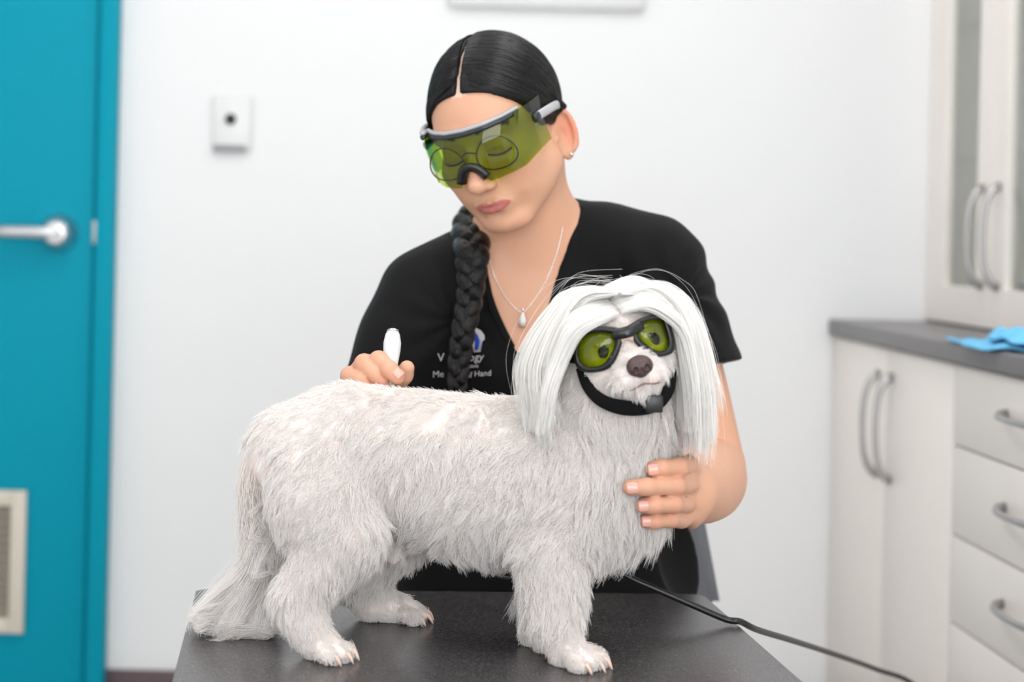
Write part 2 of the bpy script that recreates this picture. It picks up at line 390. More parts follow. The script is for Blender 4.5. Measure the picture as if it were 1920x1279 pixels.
# ------------------------------------------------------------------ implicit-surface modelling
class Vol:
    """distance field on a grid; shapes are merged smoothly and meshed by surface nets"""
    def __init__(s, lo, hi, h):
        s.lo = np.array(lo, float); s.h = h
        s.n = np.ceil((np.array(hi, float) - s.lo) / h).astype(int) + 1
        s.d = np.full(s.n, 1.0, np.float32)
    def like(s):
        o = Vol.__new__(Vol); o.lo = s.lo; o.h = s.h; o.n = s.n; o.d = np.full(s.n, 1.0, np.float32); return o
    def _blk(s, lo, hi):
        i0 = np.clip(np.floor((np.asarray(lo) - s.lo) / s.h).astype(int), 0, s.n)
        i1 = np.clip(np.ceil((np.asarray(hi) - s.lo) / s.h).astype(int) + 1, 0, s.n)
        if (i1 <= i0).any(): return None, None
        ax = [s.lo[k] + s.h * np.arange(i0[k], i1[k]) for k in range(3)]
        P = np.stack(np.meshgrid(*ax, indexing='ij'), -1).astype(np.float32)
        return tuple(slice(a, b) for a, b in zip(i0, i1)), P
    def put(s, fn, lo, hi, k=0.0, op='add'):
        m = k + 3 * s.h
        sl, P = s._blk(np.asarray(lo) - m, np.asarray(hi) + m)
        if sl is None: return
        d = fn(P).astype(np.float32); a = s.d[sl]
        if op == 'add':
            if k > 0:
                hh = np.maximum(k - np.abs(a - d), 0) / k; s.d[sl] = np.minimum(a, d) - hh * hh * k * .25
            else: s.d[sl] = np.minimum(a, d)
        else:
            d = -d
            if k > 0:
                hh = np.maximum(k - np.abs(a - d), 0) / k; s.d[sl] = np.maximum(a, d) + hh * hh * k * .25
            else: s.d[sl] = np.maximum(a, d)
    def cone(s, a, b, ra, rb, k=0.0, op='add'):
        a, b = np.array(a, float), np.array(b, float); ba = b - a; L = ba @ ba + 1e-12; r = max(ra, rb)
        def fn(P):
            q = P - a.astype(np.float32); t = np.clip(q @ ba.astype(np.float32) / L, 0, 1)
            return np.linalg.norm(q - t[..., None] * ba.astype(np.float32), axis=-1) - (ra + (rb - ra) * t)
        s.put(fn, np.minimum(a, b) - r, np.maximum(a, b) + r, k, op)
    def chain(s, pts, k=0.0):
        for (p, r), (q, t) in zip(pts[:-1], pts[1:]): s.cone(p, q, r, t, k)
    rs = 1.0
    def limb(s, pts, k=0.0, n=28):
        q = spline([np.r_[p, r] for p, r in pts], n)
        t = s.like(); t.chain([(a[:3], a[3]) for a in q], 0.0)
        if k > 0:
            hh = np.maximum(k - np.abs(s.d - t.d), 0) / k; s.d = np.minimum(s.d, t.d) - hh * hh * k * .25
        else: s.d = np.minimum(s.d, t.d)
    def ell(s, c, r, Rm=None, k=0.0, op='add'):
        """ellipsoid; Rm columns are its axes in world space"""
        c = np.array(c, np.float32); r = np.array(r, np.float32) * (s.rs if Rm is not None else 1.0); Rm = np.eye(3) if Rm is None else np.asarray(Rm)
        Rm = Rm.astype(np.float32); ext = np.sqrt(((Rm * r) ** 2).sum(1))
        def fn(P):
            q = (P - c) @ Rm; k0 = np.linalg.norm(q / r, axis=-1); k1 = np.linalg.norm(q / r ** 2, axis=-1) + 1e-9
            return k0 * (k0 - 1) / k1
        s.put(fn, c - ext, c + ext, k, op)
    def mesh(s):
        d = s.d; h = s.h
        ins = d < 0
        c = np.zeros(np.array(d.shape) - 1, np.int8)
        for i in (0, 1):
            for j in (0, 1):
                for k in (0, 1):
                    c += ins[i:i + c.shape[0], j:j + c.shape[1], k:k + c.shape[2]]
        act = np.argwhere((c > 0) & (c < 8))
        off = np.array([(i, j, k) for i in (0, 1) for j in (0, 1) for k in (0, 1)])
        vals = np.stack([d[act[:, 0] + o[0], act[:, 1] + o[1], act[:, 2] + o[2]] for o in off], 1)
        acc = np.zeros((len(act), 3)); cnt = np.zeros(len(act))
        for a in range(8):
            for b in range(a + 1, 8):
                if np.abs(off[a] - off[b]).sum() != 1: continue
                va, vb = vals[:, a], vals[:, b]; m = (va < 0) != (vb < 0)
                t = np.where(m, va / np.where(m, va - vb, 1), 0)[:, None]
                acc += np.where(m[:, None], off[a] + t * (off[b] - off[a]), 0); cnt += m
        V = s.lo + h * (act + acc / cnt[:, None])
        idx = np.full(c.shape, -1, np.int32); idx[tuple(act.T)] = np.arange(len(act))
        Q = []
        for ax in range(3):
            u, v = [(1, 2), (2, 0), (0, 1)][ax]
            A = [slice(None)] * 3; B = [slice(None)] * 3; A[ax] = slice(0, -1); B[ax] = slice(1, None)
            e = np.argwhere(ins[tuple(A)] != ins[tuple(B)])
            e = e[(e[:, u] > 0) & (e[:, v] > 0) & (e[:, u] < c.shape[u]) & (e[:, v] < c.shape[v])]
            fl = ins[tuple(e.T)]
            def cell(du, dv):
                q = e.copy(); q[:, u] -= du; q[:, v] -= dv; return idx[tuple(q.T)]
            q = np.stack([cell(1, 1), cell(0, 1), cell(0, 0), cell(1, 0)], 1)
            q[~fl] = q[~fl][:, ::-1]; Q.append(q)
        Q = np.vstack(Q); Q = Q[(Q >= 0).all(1)]
        return V, Q
    def sample(s, P):
        g = np.clip((np.asarray(P) - s.lo) / s.h, 0, np.array(s.n) - 1.001); i = g.astype(int); f = g - i; out = 0
        for a in (0, 1):
            for b in (0, 1):
                for e in (0, 1):
                    w = np.abs(1 - a - f[:, 0]) * np.abs(1 - b - f[:, 1]) * np.abs(1 - e - f[:, 2])
                    out = out + w * s.d[i[:, 0] + a, i[:, 1] + b, i[:, 2] + e]
        return out
    def grad(s, P):
        e = s.h; P = np.asarray(P, float)
        g = np.stack([s.sample(P + d) - s.sample(P - d) for d in np.eye(3) * e], 1)
        return g / (np.linalg.norm(g, axis=1)[:, None] + 1e-9)

def relax(V, Q, it=2, w=0.5):
    n = len(V); e = np.vstack([Q[:, [0, 1]], Q[:, [1, 2]], Q[:, [2, 3]], Q[:, [3, 0]]])
    for _ in range(it):
        acc = np.zeros_like(V); cnt = np.bincount(e[:, 0], minlength=n) + 1e-9
        for k in range(3): acc[:, k] = np.bincount(e[:, 0], V[e[:, 1], k], n)
        V = V + w * (acc / cnt[:, None] - V)
    return V

def nrm(v): v = np.asarray(v, float); return v / (np.linalg.norm(v, axis=-1, keepdims=True) + 1e-12)

def surf_points(V, Q, n, rng=RNG):
    T = np.vstack([Q[:, [0, 1, 2]], Q[:, [0, 2, 3]]]); a, b, c = V[T[:, 0]], V[T[:, 1]], V[T[:, 2]]
    ar = np.linalg.norm(np.cross(b - a, c - a), axis=1); p = np.cumsum(ar) / ar.sum()
    i = np.searchsorted(p, rng.random(n)); r1, r2 = np.sqrt(rng.random(n)), rng.random(n)
    return a[i] * (1 - r1)[:, None] + b[i] * (r1 * (1 - r2))[:, None] + c[i] * (r1 * r2)[:, None]

def hair_obj(name, P, r0, r1, mat_, parent):
    """P: (strands, points, 3) -> hair curves object"""
    n, k, _ = P.shape
    cu = bpy.data.hair_curves.new(name); cu.add_curves([k] * n)
    cu.attributes['position'].data.foreach_set('vector', np.ascontiguousarray(P, np.float32).ravel())
    ra = cu.attributes.get('radius') or cu.attributes.new('radius', 'FLOAT', 'POINT')
    s = np.linspace(0, 1, k)
    rr = (np.asarray(r0).reshape(-1, 1) * (1 - s ** 2) + r1 * s ** 2) * np.ones((n, 1))
    ra.data.foreach_set('value', np.ascontiguousarray(rr, np.float32).ravel())
    o = link(name, cu, mat_, parent); o['kind'] = 'stuff'
    return o

def vnoise(P, freq, seed=0):
    """smooth pseudo-noise vectors from sums of sines"""
    r = np.random.default_rng(seed); out = np.zeros(P.shape)
    for f, a in ((1, 1.0), (2.1, .55), (4.3, .3)):
        K = r.normal(size=(3, 3)) * freq * f; ph = r.random(3) * 6.28
        out += a * np.sin(P @ K + ph)
    return out / 1.4

def grow(root, n, d, L, k=7, lift=.5, droop=.3, kids=12, spread=.006, clump=.8, wave=.0, rng=RNG, jit=.15):
    """locks of hair: guides leave the skin along d (tangent) and n (lift), sag, and carry kids that meet at the tips"""
    N = len(root); s = np.linspace(0, 1, k)
    P = np.zeros((N, k, 3)); P[:, 0] = root
    L = np.broadcast_to(L, (N,)); lift = np.broadcast_to(lift, (N,)); droop = np.broadcast_to(droop, (N,))
    jv = rng.normal(size=(N, 3)) * jit
    side = nrm(np.cross(n, d)); ph = rng.random(N) * 6.28; fr = rng.uniform(.7, 1.6, N)
    for i in range(1, k):
        t = s[i]
        v = nrm(d + jv + n * (lift * (1.15 - t))[:, None] + np.array([0, 0, -1]) * (droop * t)[:, None])
        v = nrm(v + side * (wave * np.sin(ph + fr * t * 9))[:, None])
        P[:, i] = P[:, i - 1] + v * (L / (k - 1))[:, None]
    u = nrm(np.cross(n, np.where(np.abs(n[:, 2:3]) > .9, [[1., 0, 0]], [[0, 0, 1.]]))); w = np.cross(n, u)
    a = rng.random((N, kids)) * 6.28; rr = np.sqrt(rng.random((N, kids))) * np.broadcast_to(spread, (N,))[:, None]
    off = (rr * np.cos(a))[..., None] * u[:, None] + (rr * np.sin(a))[..., None] * w[:, None]
    sh = rng.uniform(.65, 1.1, (N, kids))                       # child length
    fall = (1 - clump * s ** 1.3)
    Kd = P[:, None, :, :] * 1.0
    base = root[:, None, None, :]
    Kd = base + (Kd - base) * sh[..., None, None] + off[:, :, None, :] * fall[None, None, :, None]
    Kd = Kd + rng.normal(size=(N, kids, 1, 3)) * (.10 * np.broadcast_to(spread, (N,))[:, None, None, None] * 2) * s[None, None, :, None]
    return Kd.reshape(-1, k, 3)

# ------------------------------------------------------------------ the dog
def fur_mat(name, col, col2, rough=.55, trans=.25, root=None):
    m = bpy.data.materials.new(name); m.use_nodes = True; nt = m.node_tree
    b = nt.nodes['Principled BSDF']; out = nt.nodes['Material Output']
    b.inputs['Roughness'].default_value = rough; b.inputs['Specular IOR Level'].default_value = .25
    hi = nt.nodes.new('ShaderNodeHairInfo')
    mx = nt.nodes.new('ShaderNodeMix'); mx.data_type = 'RGBA'
    mx.inputs['A'].default_value = col; mx.inputs['B'].default_value = col2
    nt.links.new(hi.outputs['Random'], mx.inputs['Factor'])
    if root:                                             # root tint puts the shading between locks into the hair colour
        m0 = mx; mx = nt.nodes.new('ShaderNodeMix'); mx.data_type = 'RGBA'; mx.inputs['A'].default_value = root
        mr = nt.nodes.new('ShaderNodeMapRange'); mr.inputs['From Max'].default_value = .7
        nt.links.new(hi.outputs['Intercept'], mr.inputs['Value']); nt.links.new(mr.outputs[0], mx.inputs['Factor'])
        nt.links.new(m0.outputs['Result'], mx.inputs['B'])
    nt.links.new(mx.outputs['Result'], b.inputs['Base Color'])
    if trans:
        t = nt.nodes.new('ShaderNodeBsdfTranslucent'); ms = nt.nodes.new('ShaderNodeMixShader'); ms.inputs[0].default_value = trans
        nt.links.new(mx.outputs['Result'], t.inputs['Color'])
        nt.links.new(b.outputs[0], ms.inputs[1]); nt.links.new(t.outputs[0], ms.inputs[2]); nt.links.new(ms.outputs[0], out.inputs[0])
    return m
M['fur'] = fur_mat('white_fur', srgb(253, 250, 248), srgb(246, 240, 236), root=srgb(247, 238, 232))
M['fur_head'] = fur_mat('silky_white_fur', srgb(255, 254, 252), srgb(254, 250, 246), .45)
M['dogskin'] = mat('pink_dog_skin', srgb(246, 230, 224), .6, noise=(40, .06), sss=.1)
M['dognose'] = mat('dark_brown_nose', srgb(74, 54, 54), .38, noise=(300, .15), bump=(900, .35, .0006))
M['claw'] = mat('pale_claw', srgb(232, 200, 184), .35, noise=(60, .08))
M['dogeye'] = mat('dark_eye', srgb(14, 11, 10), .06)

def tz(px, Y, up=0.0):      # point over the table at image column px and depth Y
    p = W(px, 1200, Y); p[2] = TZ + up; return p

dog = empty('dog', tz(850, 1.75), 'small white long-haired dog standing on the charcoal examination table', 'dog')
DV = Vol(W(440, 1100, 1.75) + np.array([-.02, -.2, -.10]), W(1400, 560, 1.75) + np.array([0, .16, .0]), .0029)
DV.lo[2] = TZ - .012
K = .03
def w(px, py, Y): return W(px, py, Y)
# trunk
DV.chain([(w(556, 846, 1.765), .050), (w(650, 832, 1.765), .054), (w(760, 858, 1.762), .062), (w(870, 880, 1.76), .068), (w(1010, 893, 1.757), .074), (w(1125, 885, 1.747), .066)], K)
DV.ell(w(960, 925, 1.757), (.13, .066, .064), k=K)                       # deep rib cage
DV.ell(w(1150, 880, 1.735), (.056, .056, .078), k=K)                     # breast
DV.chain([(w(1095, 835, 1.752), .060), (w(1150, 730, 1.72), .050), (w(1166, 668, 1.705), .045)], K)
# hind legs
DV.ell(w(600, 930, 1.722), (.044, .034, .060), k=K)
DV.chain([(w(590, 890, 1.735), .046), (w(606, 945, 1.715), .044), (w(652, 1003, 1.702), .031), (w(600, 1065, 1.700), .024), (w(556, 1118, 1.697), .019), (w(576, 1175, 1.688), .0155), (tz(596, 1.684, .015), .014)], .02)
DV.chain([(w(640, 890, 1.795), .046), (w(690, 950, 1.815), .042), (w(738, 1000, 1.83), .029), (w(690, 1060, 1.845), .023), (w(664, 1090, 1.85), .019), (w(700, 1130, 1.855), .016), (tz(738, 1.855, .015), .014)], .02)
# fore legs
DV.ell(w(1065, 940, 1.712), (.048, .030, .062), k=K)
DV.chain([(w(1062, 930, 1.722), .045), (w(1030, 1030, 1.708), .033), (w(1036, 1100, 1.700), .026), (w(1040, 1165, 1.692), .021), (tz(1060, 1.682, .016), .016)], .02)
DV.chain([(w(1060, 940, 1.79), .040), (w(1036, 1040, 1.792), .030), (w(1020, 1130, 1.775), .021), (tz(1004, 1.760, .016), .016)], .02)
# paws: pad and four toes with claws
claws = []
def paw(c, d, s=1.0):
    d = nrm(np.array([d[0], d[1], 0])); sd = np.array([-d[1], d[0], 0])
    DV.cone(c + np.array([0, 0, .013]), c + d * .016 * s + np.array([0, 0, .012]), .0140 * s, .0105 * s, .010)
    for i, o in enumerate((-.0215, -.0075, .0075, .0215)):
        fwd = .028 if i in (1, 2) else .021
        a = c + d * .010 * s + sd * o * .7 * s + np.array([0, 0, .012]); b = c + d * fwd * s + sd * o * s + np.array([0, 0, .0085])
        DV.cone(a, b, .0076 * s, .0068 * s, .002)
        claws.append((b + d * .0045 * s + np.array([0, 0, .002]), b + d * .0125 * s + np.array([0, 0, -.0078])))
paw(tz(598, 1.684), (.9, -.35)); paw(tz(742, 1.855), (1, -.08)); paw(tz(1066, 1.680), (.85, -.5), 1.08); paw(tz(1006, 1.757), (.8, -.6))
# tail
DV.chain([(w(520, 838, 1.768), .020), (w(494, 850, 1.77), .015), (w(486, 885, 1.772), .011), (w(490, 940, 1.775), .008), (w(490, 1000, 1.778), .005)], .012)
# belly sheath
DV.chain([(w(735, 985, 1.765), .022), (w(728, 1020, 1.762), .015), (w(738, 1046, 1.76), .007)], .012)
# head
HY, HR, HP = R_(1.5), R_(16), R_(4)
f0 = np.array([math.sin(HY) * math.cos(HP), -math.cos(HY) * math.cos(HP), math.sin(HP)])
r0 = np.array([math.cos(HY), math.sin(HY), 0]); u0 = np.cross(f0, r0)
hr = math.cos(HR) * r0 + math.sin(HR) * u0; hu_ = -math.sin(HR) * r0 + math.cos(HR) * u0
HC = w(1168, 655, 1.70)
DH = np.stack([hr, hu_, f0], 1)                       # columns: right, up, forward
def hl(x, y, z): return HC + DH @ np.array([x, y, z], float)
DV.ell(hl(0, .004, -.006), (.046, .044, .046), DH, .02)
DV.ell(hl(0, -.010, .020), (.036, .030, .030), DH, .02)
DV.ell(hl(-.025, -.018, .014), (.019, .022, .022), DH, .015); DV.ell(hl(.025, -.018, .014), (.019, .022, .022), DH, .015)
DV.cone(hl(0, -.008, .030), hl(0, -.016, .057), .0195, .0130, .015)
DV.ell(hl(-.0120, -.027, .052), (.0150, .0125, .0165), DH, .008); DV.ell(hl(.0120, -.027, .052), (.0150, .0125, .0165), DH, .008)
DV.ell(hl(0, -.040, .042), (.014, .010, .020), DH, .010)
DVv, DVq = DV.mesh(); DVv = relax(DVv, DVq, 2, .4); DVv[:, 2] = np.maximum(DVv[:, 2], TZ + .0004)
body = mesh_obj('body', DVv, DVq, M['dogskin'], dog)
for a, b in claws:
    b[2] = max(b[2], TZ + .0006)
    m_ = (a + b) / 2 + np.array([0, 0, .0022])
    tube('claw', spline([a, m_, b], 6), [.0028, .0026, .0023, .0019, .0014, .0006], M['claw'], dog, 8)
# nose leather with nostrils
NV = Vol(hl(0, -.017, .068) - .03, hl(0, -.017, .068) + .03, .0007)
NV.ell(hl(0, -.0160, .0700), (.0122, .0098, .0090), DH, .002)
NV.ell(hl(-.0058, -.0175, .0738), (.0066, .0074, .0060), DH, .004); NV.ell(hl(.0058, -.0175, .0738), (.0066, .0074, .0060), DH, .003)
NV.ell(hl(0, -.0235, .0720), (.0055, .0045, .0045), DH, .003)
for sg in (-1, 1):
    NV.ell(hl(sg * .0056, -.0190, .0805), (.0023, .0028, .0040), DH, .0010, op='sub')
    NV.ell(hl(sg * .0094, -.0215, .0785), (.0026, .0010, .0035), DH, .001, op='sub')
NV.ell(hl(0, -.0225, .0800), (.0005, .0050, .0030), DH, .0008, op='sub')
v, q = NV.mesh(); mesh_obj('nose', relax(v, q, 2, .4), q, M['dognose'], dog)
for sg in (-1, 1):
    EV = Vol(hl(sg * .0235, .003, .041) - .012, hl(sg * .0235, .003, .041) + .012, .001); EV.ell(hl(sg * .0235, .003, .041), (.0078, .0078, .0065), DH)
    v, q = EV.mesh(); mesh_obj('eye', v, q, M['dogeye'], dog)
# mouth line
tube('lip_line', spline([hl(-.024, -.034, .050), hl(-.014, -.0372, .0645), hl(-.002, -.0345, .0690), hl(.002, -.0345, .0690), hl(.014, -.0372, .0645), hl(.024, -.034, .050)], 24), .0009, mat('lip_brown', srgb(150, 108, 96), .5, noise=(80, .1)), dog, 6)

# coat: locks grown from the body
def dog_coat(avoid=None):
    rng = np.random.default_rng(11)
    N = 9000
    p = surf_points(DVv, DVq, N, rng); n = DV.grad(p)
    # local head coordinates and landmarks
    q = (p - HC) @ DH
    on_head = ((np.linalg.norm((p - HC) / .062, axis=1) < 1) & (p[:, 2] > HC[2] - .045)) | ((q[:, 2] > .030) & (np.abs(q[:, 0]) < .045) & (q[:, 1] > -.056))
    xq = lambda px: W(px, 900, 1.75)[0]
    zq = lambda py: W(900, py, 1.75)[2]
    tail = (p[:, 0] < xq(503)) & (p[:, 2] < zq(835)) & (p[:, 2] > zq(1060))
    hz = p[:, 2] - TZ
    L = np.full(N, .021); lift = np.full(N, .42); droop = np.full(N, .25)
    flow = np.tile(np.array([-.38, 0, -.85]), (N, 1))
    low = vnoise(p, 26, 3); flow += low * np.array([.40, .1, .18])
    legs = hz < .105
    L[legs] = .021; flow[legs] = np.array([-.10, -.0, -1]) + low[legs] * .28
    top = n[:, 2] > .55
    L[top & ~legs] = .013; lift[top & ~legs] = .20
    chest = p[:, 0] > xq(1075)
    c = chest & ~on_head & ~legs
    L[c] = .032; flow[c] = np.array([.02, -.12, -1]) + low[c] * .35; lift[c] = .40
    belly = (n[:, 2] < -.35) & (hz > .07) & ~chest
    L[belly] = .020; droop[belly] = .6
    rump = (p[:, 0] < xq(640)) & (hz > .11)
    flow[rump] = np.array([-.45, 0, -.8]) + low[rump] * .25; L[rump & ~top] = .017
    ank = hz < .045; L[ank] = .011
    pw = hz < .026; L[pw] = .0065; lift[pw] = .30
    face = on_head & (q[:, 2] > .028)
    L[on_head] = .012; flow[on_head] = (-DH[:, 2] * .7 - DH[:, 1] * .6) + low[on_head] * .2
    L[face] = .0060; lift[face] = .40
    muz = face & (q[:, 2] > .044); L[muz] = .0075; lift[muz] = .7
    low_m = face & (q[:, 1] < -.022); flow[low_m] = -DH[:, 1] * .9 - DH[:, 2] * .25 + low[low_m] * .2; L[low_m] = .0105; lift[low_m] = .75
    d = flow - (flow * n).sum(1)[:, None] * n; d = nrm(d)
    keep = ~tail & (p[:, 2] > TZ + .004)
    nosec = hl(0, -.017, .072); keep &= np.linalg.norm(p - nosec, axis=1) > .0125
    for sg in (-1, 1): keep &= np.linalg.norm(p - hl(sg * .0235, .003, .041), axis=1) > .012
    sheath = np.linalg.norm(p - W(732, 1020, 1.76), axis=1) < .022; keep &= ~(sheath & (rng.random(N) < .75))
    kids = 21
    K1 = grow(p[keep], n[keep], d[keep], L[keep] * rng.uniform(.75, 1.35, keep.sum()), 7, lift[keep], droop[keep], kids, np.where(face, .0048, .0068)[keep], .72, .30, rng, .16)
    # fine undercoat that closes the gaps between the locks
    m = 44000; idx = rng.integers(0, len(p), m); 
    p2 = surf_points(DVv, DVq, m, rng); n2 = DV.grad(p2)
    # nearest lock direction by coarse hashing
    key = lambda a: np.floor(a / .012).astype(int)
    tab = {}
    for i, kk in enumerate(map(tuple, key(p))): tab.setdefault(kk, i)
    near = np.array([tab.get(tuple(kk), -1) for kk in key(p2)])
    ok = (near >= 0); ok[ok] &= keep[near[ok]]
    p2, n2, near = p2[ok], n2[ok], near[ok]
    K2 = grow(p2, n2, d[near], L[near] * .62, 7, .5, .2, 3, .002, .2, .35, rng, .28)
    S = np.concatenate([K1, K2])
    # tail plume: long hair that falls to the table and fans out to the left
    T = spline([np.r_[w(512, 832, 1.768)], w(490, 852, 1.77), w(484, 890, 1.772), w(488, 945, 1.775), w(490, 1000, 1.778)], 60)
    nt_ = 7500; t = rng.random(nt_) ** .9; base = T[(t * 59).astype(int)] + rng.normal(size=(nt_, 3)) * .006
    side = rng.random(nt_)
    endx = 355 + 180 * side ** .8 ; endy = 1150 + 42 * np.sin(side * 3.0) + rng.normal(size=nt_) * 12
    fan = np.clip((t - .05) / .6, 0, 1)
    Pt = np.zeros((nt_, 10, 3)); s = np.linspace(0, 1, 10)
    lk = rng.integers(0, 240, nt_); lko = np.random.default_rng(5).normal(size=(240, 3))
    LK = np.random.default_rng(5); lsx, lt, lz = LK.random(240), LK.random(240), LK.random((240, 4))
    for i in range(nt_):
        l = lk[i]; tt = np.clip(.02 + .93 * lt[l] + rng.normal() * .03, 0, 1); b = T[int(tt * 59)] + rng.normal(size=3) * np.array([.006, .008, .004])
        sx = np.clip(lsx[l] * (1.05 - .35 * lt[l]), 0, 1)
        if lt[l] < .22 and lz[l, 0] < .75:
            e = W(470 + 52 * lsx[l], 930 + 170 * lz[l, 1], 1.772 - .03 * lz[l, 2])
        else:
            e = W(366 + 160 * sx, 1158 + 24 * math.sin(sx * 3.1) - 24 * (1 - sx) * lz[l, 1], 1.80 - .045 * lz[l, 2])
        jit = rng.normal(size=3) * .0020
        m1 = b + np.array([-.008 * (1 - lz[l, 0]), -.003, -.035])
        m2 = np.array([b[0] * .66 + e[0] * .34 + .014, (b[1] + e[1]) / 2, b[2] * .40 + e[2] * .60]) + jit * 1.5
        hook = np.array([.036 * (lz[l, 3] - .35) + .004 * rng.random(), -.012 * lz[l, 2], -.010 + .012 * lz[l, 3]])
        Pt[i] = spline([b, m1, m2, e + jit, e + hook + jit * 1.3], 10)
    Pt += np.sin(s * 12 + (lk * 1.7)[:, None])[..., None] * lko[lk][:, None] * .0030 * s[None, :, None]
    return S, Pt

def tidy(P, avoid=()):
    """keep hair above the table and out of the things that press on it"""
    P = P.copy()
    P[..., 2] = np.maximum(P[..., 2], TZ + .0008)
    bad = np.zeros(len(P), bool)
    for v_ in avoid:
        bad |= (v_.sample(P.reshape(-1, 3)).reshape(P.shape[:2]) < .0006)[:, 1:].any(1)
    return P[~bad]

def head_hair():
    """long hair parted on the crown, falling to both sides of the face"""
    rng = np.random.default_rng(21); n = 15000; out = []
    top = HC + np.array([-.008, 0, 0])
    lk = rng.integers(0, 420, n); lr = np.random.default_rng(4)
    lphi, lq, lj = lr.random(420), lr.random(420), lr.normal(size=(420, 3))
    S = np.zeros((n, 12, 3))
    for i in range(n):
        k = lk[i]; sg = 1 if k % 2 else -1
        phi = R_(-115 + (150 if sg > 0 else 145) * lphi[k]) + rng.normal() * .045
        q = .70 + .30 * lq[k] ** .5 + rng.normal() * .014
        h = np.array([sg * math.cos(phi), -math.sin(phi) * .88, 0])
        d = -.030 * max(0, math.sin(phi)) + .03 * max(0, -math.sin(phi)) + rng.normal() * .004
        root = top + np.array([sg * .003 + rng.normal() * .001, d - .004, .0425 + .016 * q])
        rx = (.092 if sg < 0 else .094) * q
        z3 = -.030; zend = (-.060 if sg < 0 else -.052) - .022 * rng.random() + lj[k, 2] * .006
        if math.sin(phi) < .1 and sg > 0: zend -= .035 * rng.random()
        fr = max(0, math.sin(phi))
        p1 = top + h * rx * .50 + np.array([0, -.008 * fr, .052 * q + .004])
        p2 = top + h * rx * .84 + np.array([0, -.004 * fr, .024 * q])
        p3 = top + h * rx * 1.02 + np.array([0, 0, -.022])
        p4 = top + h * rx * (1.03 - .05 * rng.random()) + np.array([.006, 0, zend])
        for a_ in (root, p1, p2): a_[2] += .10 * (a_[0] - top[0]) + .004 * (abs(a_[0] - top[0]) > .02)
        S[i] = spline([root, p1, p2, p3, p4], 12)
        S[i] += np.outer(np.linspace(0, 1, 12) ** 1.5, lj[k] * .0045)
    # fringe lying over the forehead to both sides
    nf = 6500; Fh = np.zeros((nf, 12, 3)); fl_ = np.random.default_rng(8); fe, fo, fz = fl_.random(170), fl_.random(170), fl_.random(170)
    for i in range(nf):
        k = int(rng.integers(0, 170)); sg = 1 if k % 2 else -1; e_ = np.clip(fe[k] * 1.35 - .35 + rng.normal() * .03, -.4, 1); o_ = np.clip(fo[k] + rng.normal() * .05, 0, 1)
        up_ = .009 if sg < 0 else 0
        ctl = [(sg * .001, .056 - .021 * e_, -.012 + .047 * e_), (sg * .019, .056 - .024 * e_, .000 + .049 * e_),
               (sg * (.042 if sg < 0 else .035), .043 + up_ * .8 - .025 * e_, .008 + .042 * e_), (sg * (.061 if sg < 0 else .047), .018 + up_ - .022 * e_, .012 + .034 * e_)]
        ow = np.array([sg * .75, .45, .35]) * .015 * o_
        ctl = [HC + DH @ (np.array(c_) + ow * f_) for c_, f_ in zip(ctl, (.45, .9, 1.0, 1.0))]
        p3 = ctl[-1]; dr = p3[2] - HC[2] + (.060 if sg < 0 else .058) + .016 * fz[k] + .008 * rng.random()
        ctl += [p3 + np.array([sg * .011, -.002, -.52 * dr]), p3 + np.array([sg * (.013 + .004 * fz[k]), .002, -dr])]
        Fh[i] = spline(ctl, 12) + rng.normal(size=3) * .0009
    S = np.concatenate([S, Fh])
    # crown fill and stray hairs
    m = 130; st = S[rng.integers(0, n, m)].copy()
    st += (np.linspace(.2, 1, 12) ** 1.0)[None, :, None] * nrm(st - top) * rng.uniform(.001, .013, (m, 1, 1)) + rng.normal(size=(m, 1, 3)) * .005 + np.cumsum(rng.normal(size=(m, 12, 3)), 1) * .0009
    return S, st

# ------------------------------------------------------------------ the woman
def skin_mat():
    m = mat('skin', srgb(232, 190, 166), .48, spec=.35, sss=.12, bump=(900, .06, .0004))
    nt = m.node_tree; b = nt.nodes['Principled BSDF']
    b.inputs['Subsurface Radius'].default_value = (.010, .004, .002); b.inputs['Subsurface Scale'].default_value = .6
    a = nt.nodes.new('ShaderNodeAttribute'); a.attribute_name = 'tint'
    nt.links.new(a.outputs['Color'], b.inputs['Base Color'])
    return m
M['skin'] = skin_mat()
M['cloth'] = mat('black_scrub_cloth', srgb(13, 13, 15), .85, noise=(25, .12), bump=(1400, .25, .0004), spec=.2, sheen=.04)
M['cloth2'] = mat('black_jersey', srgb(12, 12, 13), .9, noise=(40, .12), bump=(1800, .2, .0003), spec=.2)
M['hair'] = fur_mat('black_hair', srgb(9, 8, 9), srgb(18, 15, 15), .30, 0)
M['hair'].node_tree.nodes['Principled BSDF'].inputs['Specular IOR Level'].default_value = .45
M['haircap'] = mat('black_hair_mass', srgb(10, 9, 10), .5, spec=.3, noise=(120, .2), bump=(260, .4, .002))
M['nail'] = mat('natural_nail', srgb(226, 168, 152), .22, noise=(60, .03), coat=.3)
M['silver'] = mat('silver', (.82, .81, .80, 1), .2, 1.0, noise=(80, .04))
M['pearl'] = mat('pearl', srgb(232, 226, 220), .18, noise=(200, .04), coat=.6)

WY, WP, WR = R_(26), R_(22), R_(13)
HSC = .965                                        # head size
wf = np.array([-math.sin(WY) * math.cos(WP), -math.cos(WY) * math.cos(WP), -math.sin(WP)])
wr0 = np.array([math.cos(WY), -math.sin(WY), 0]); wu0 = np.cross(wf, wr0)
wr = math.cos(WR) * wr0 + math.sin(WR) * wu0; wu = -math.sin(WR) * wr0 + math.cos(WR) * wu0
HD = np.stack([wr, wu, wf], 1)                       # columns: image right, up, face forward
WC = W(936, 242, 2.05)
def fl(x, y, z): return WC + HSC * (HD @ np.array([x, y, z], float))
def floc(P): return (np.asarray(P) - WC) @ HD / HSC

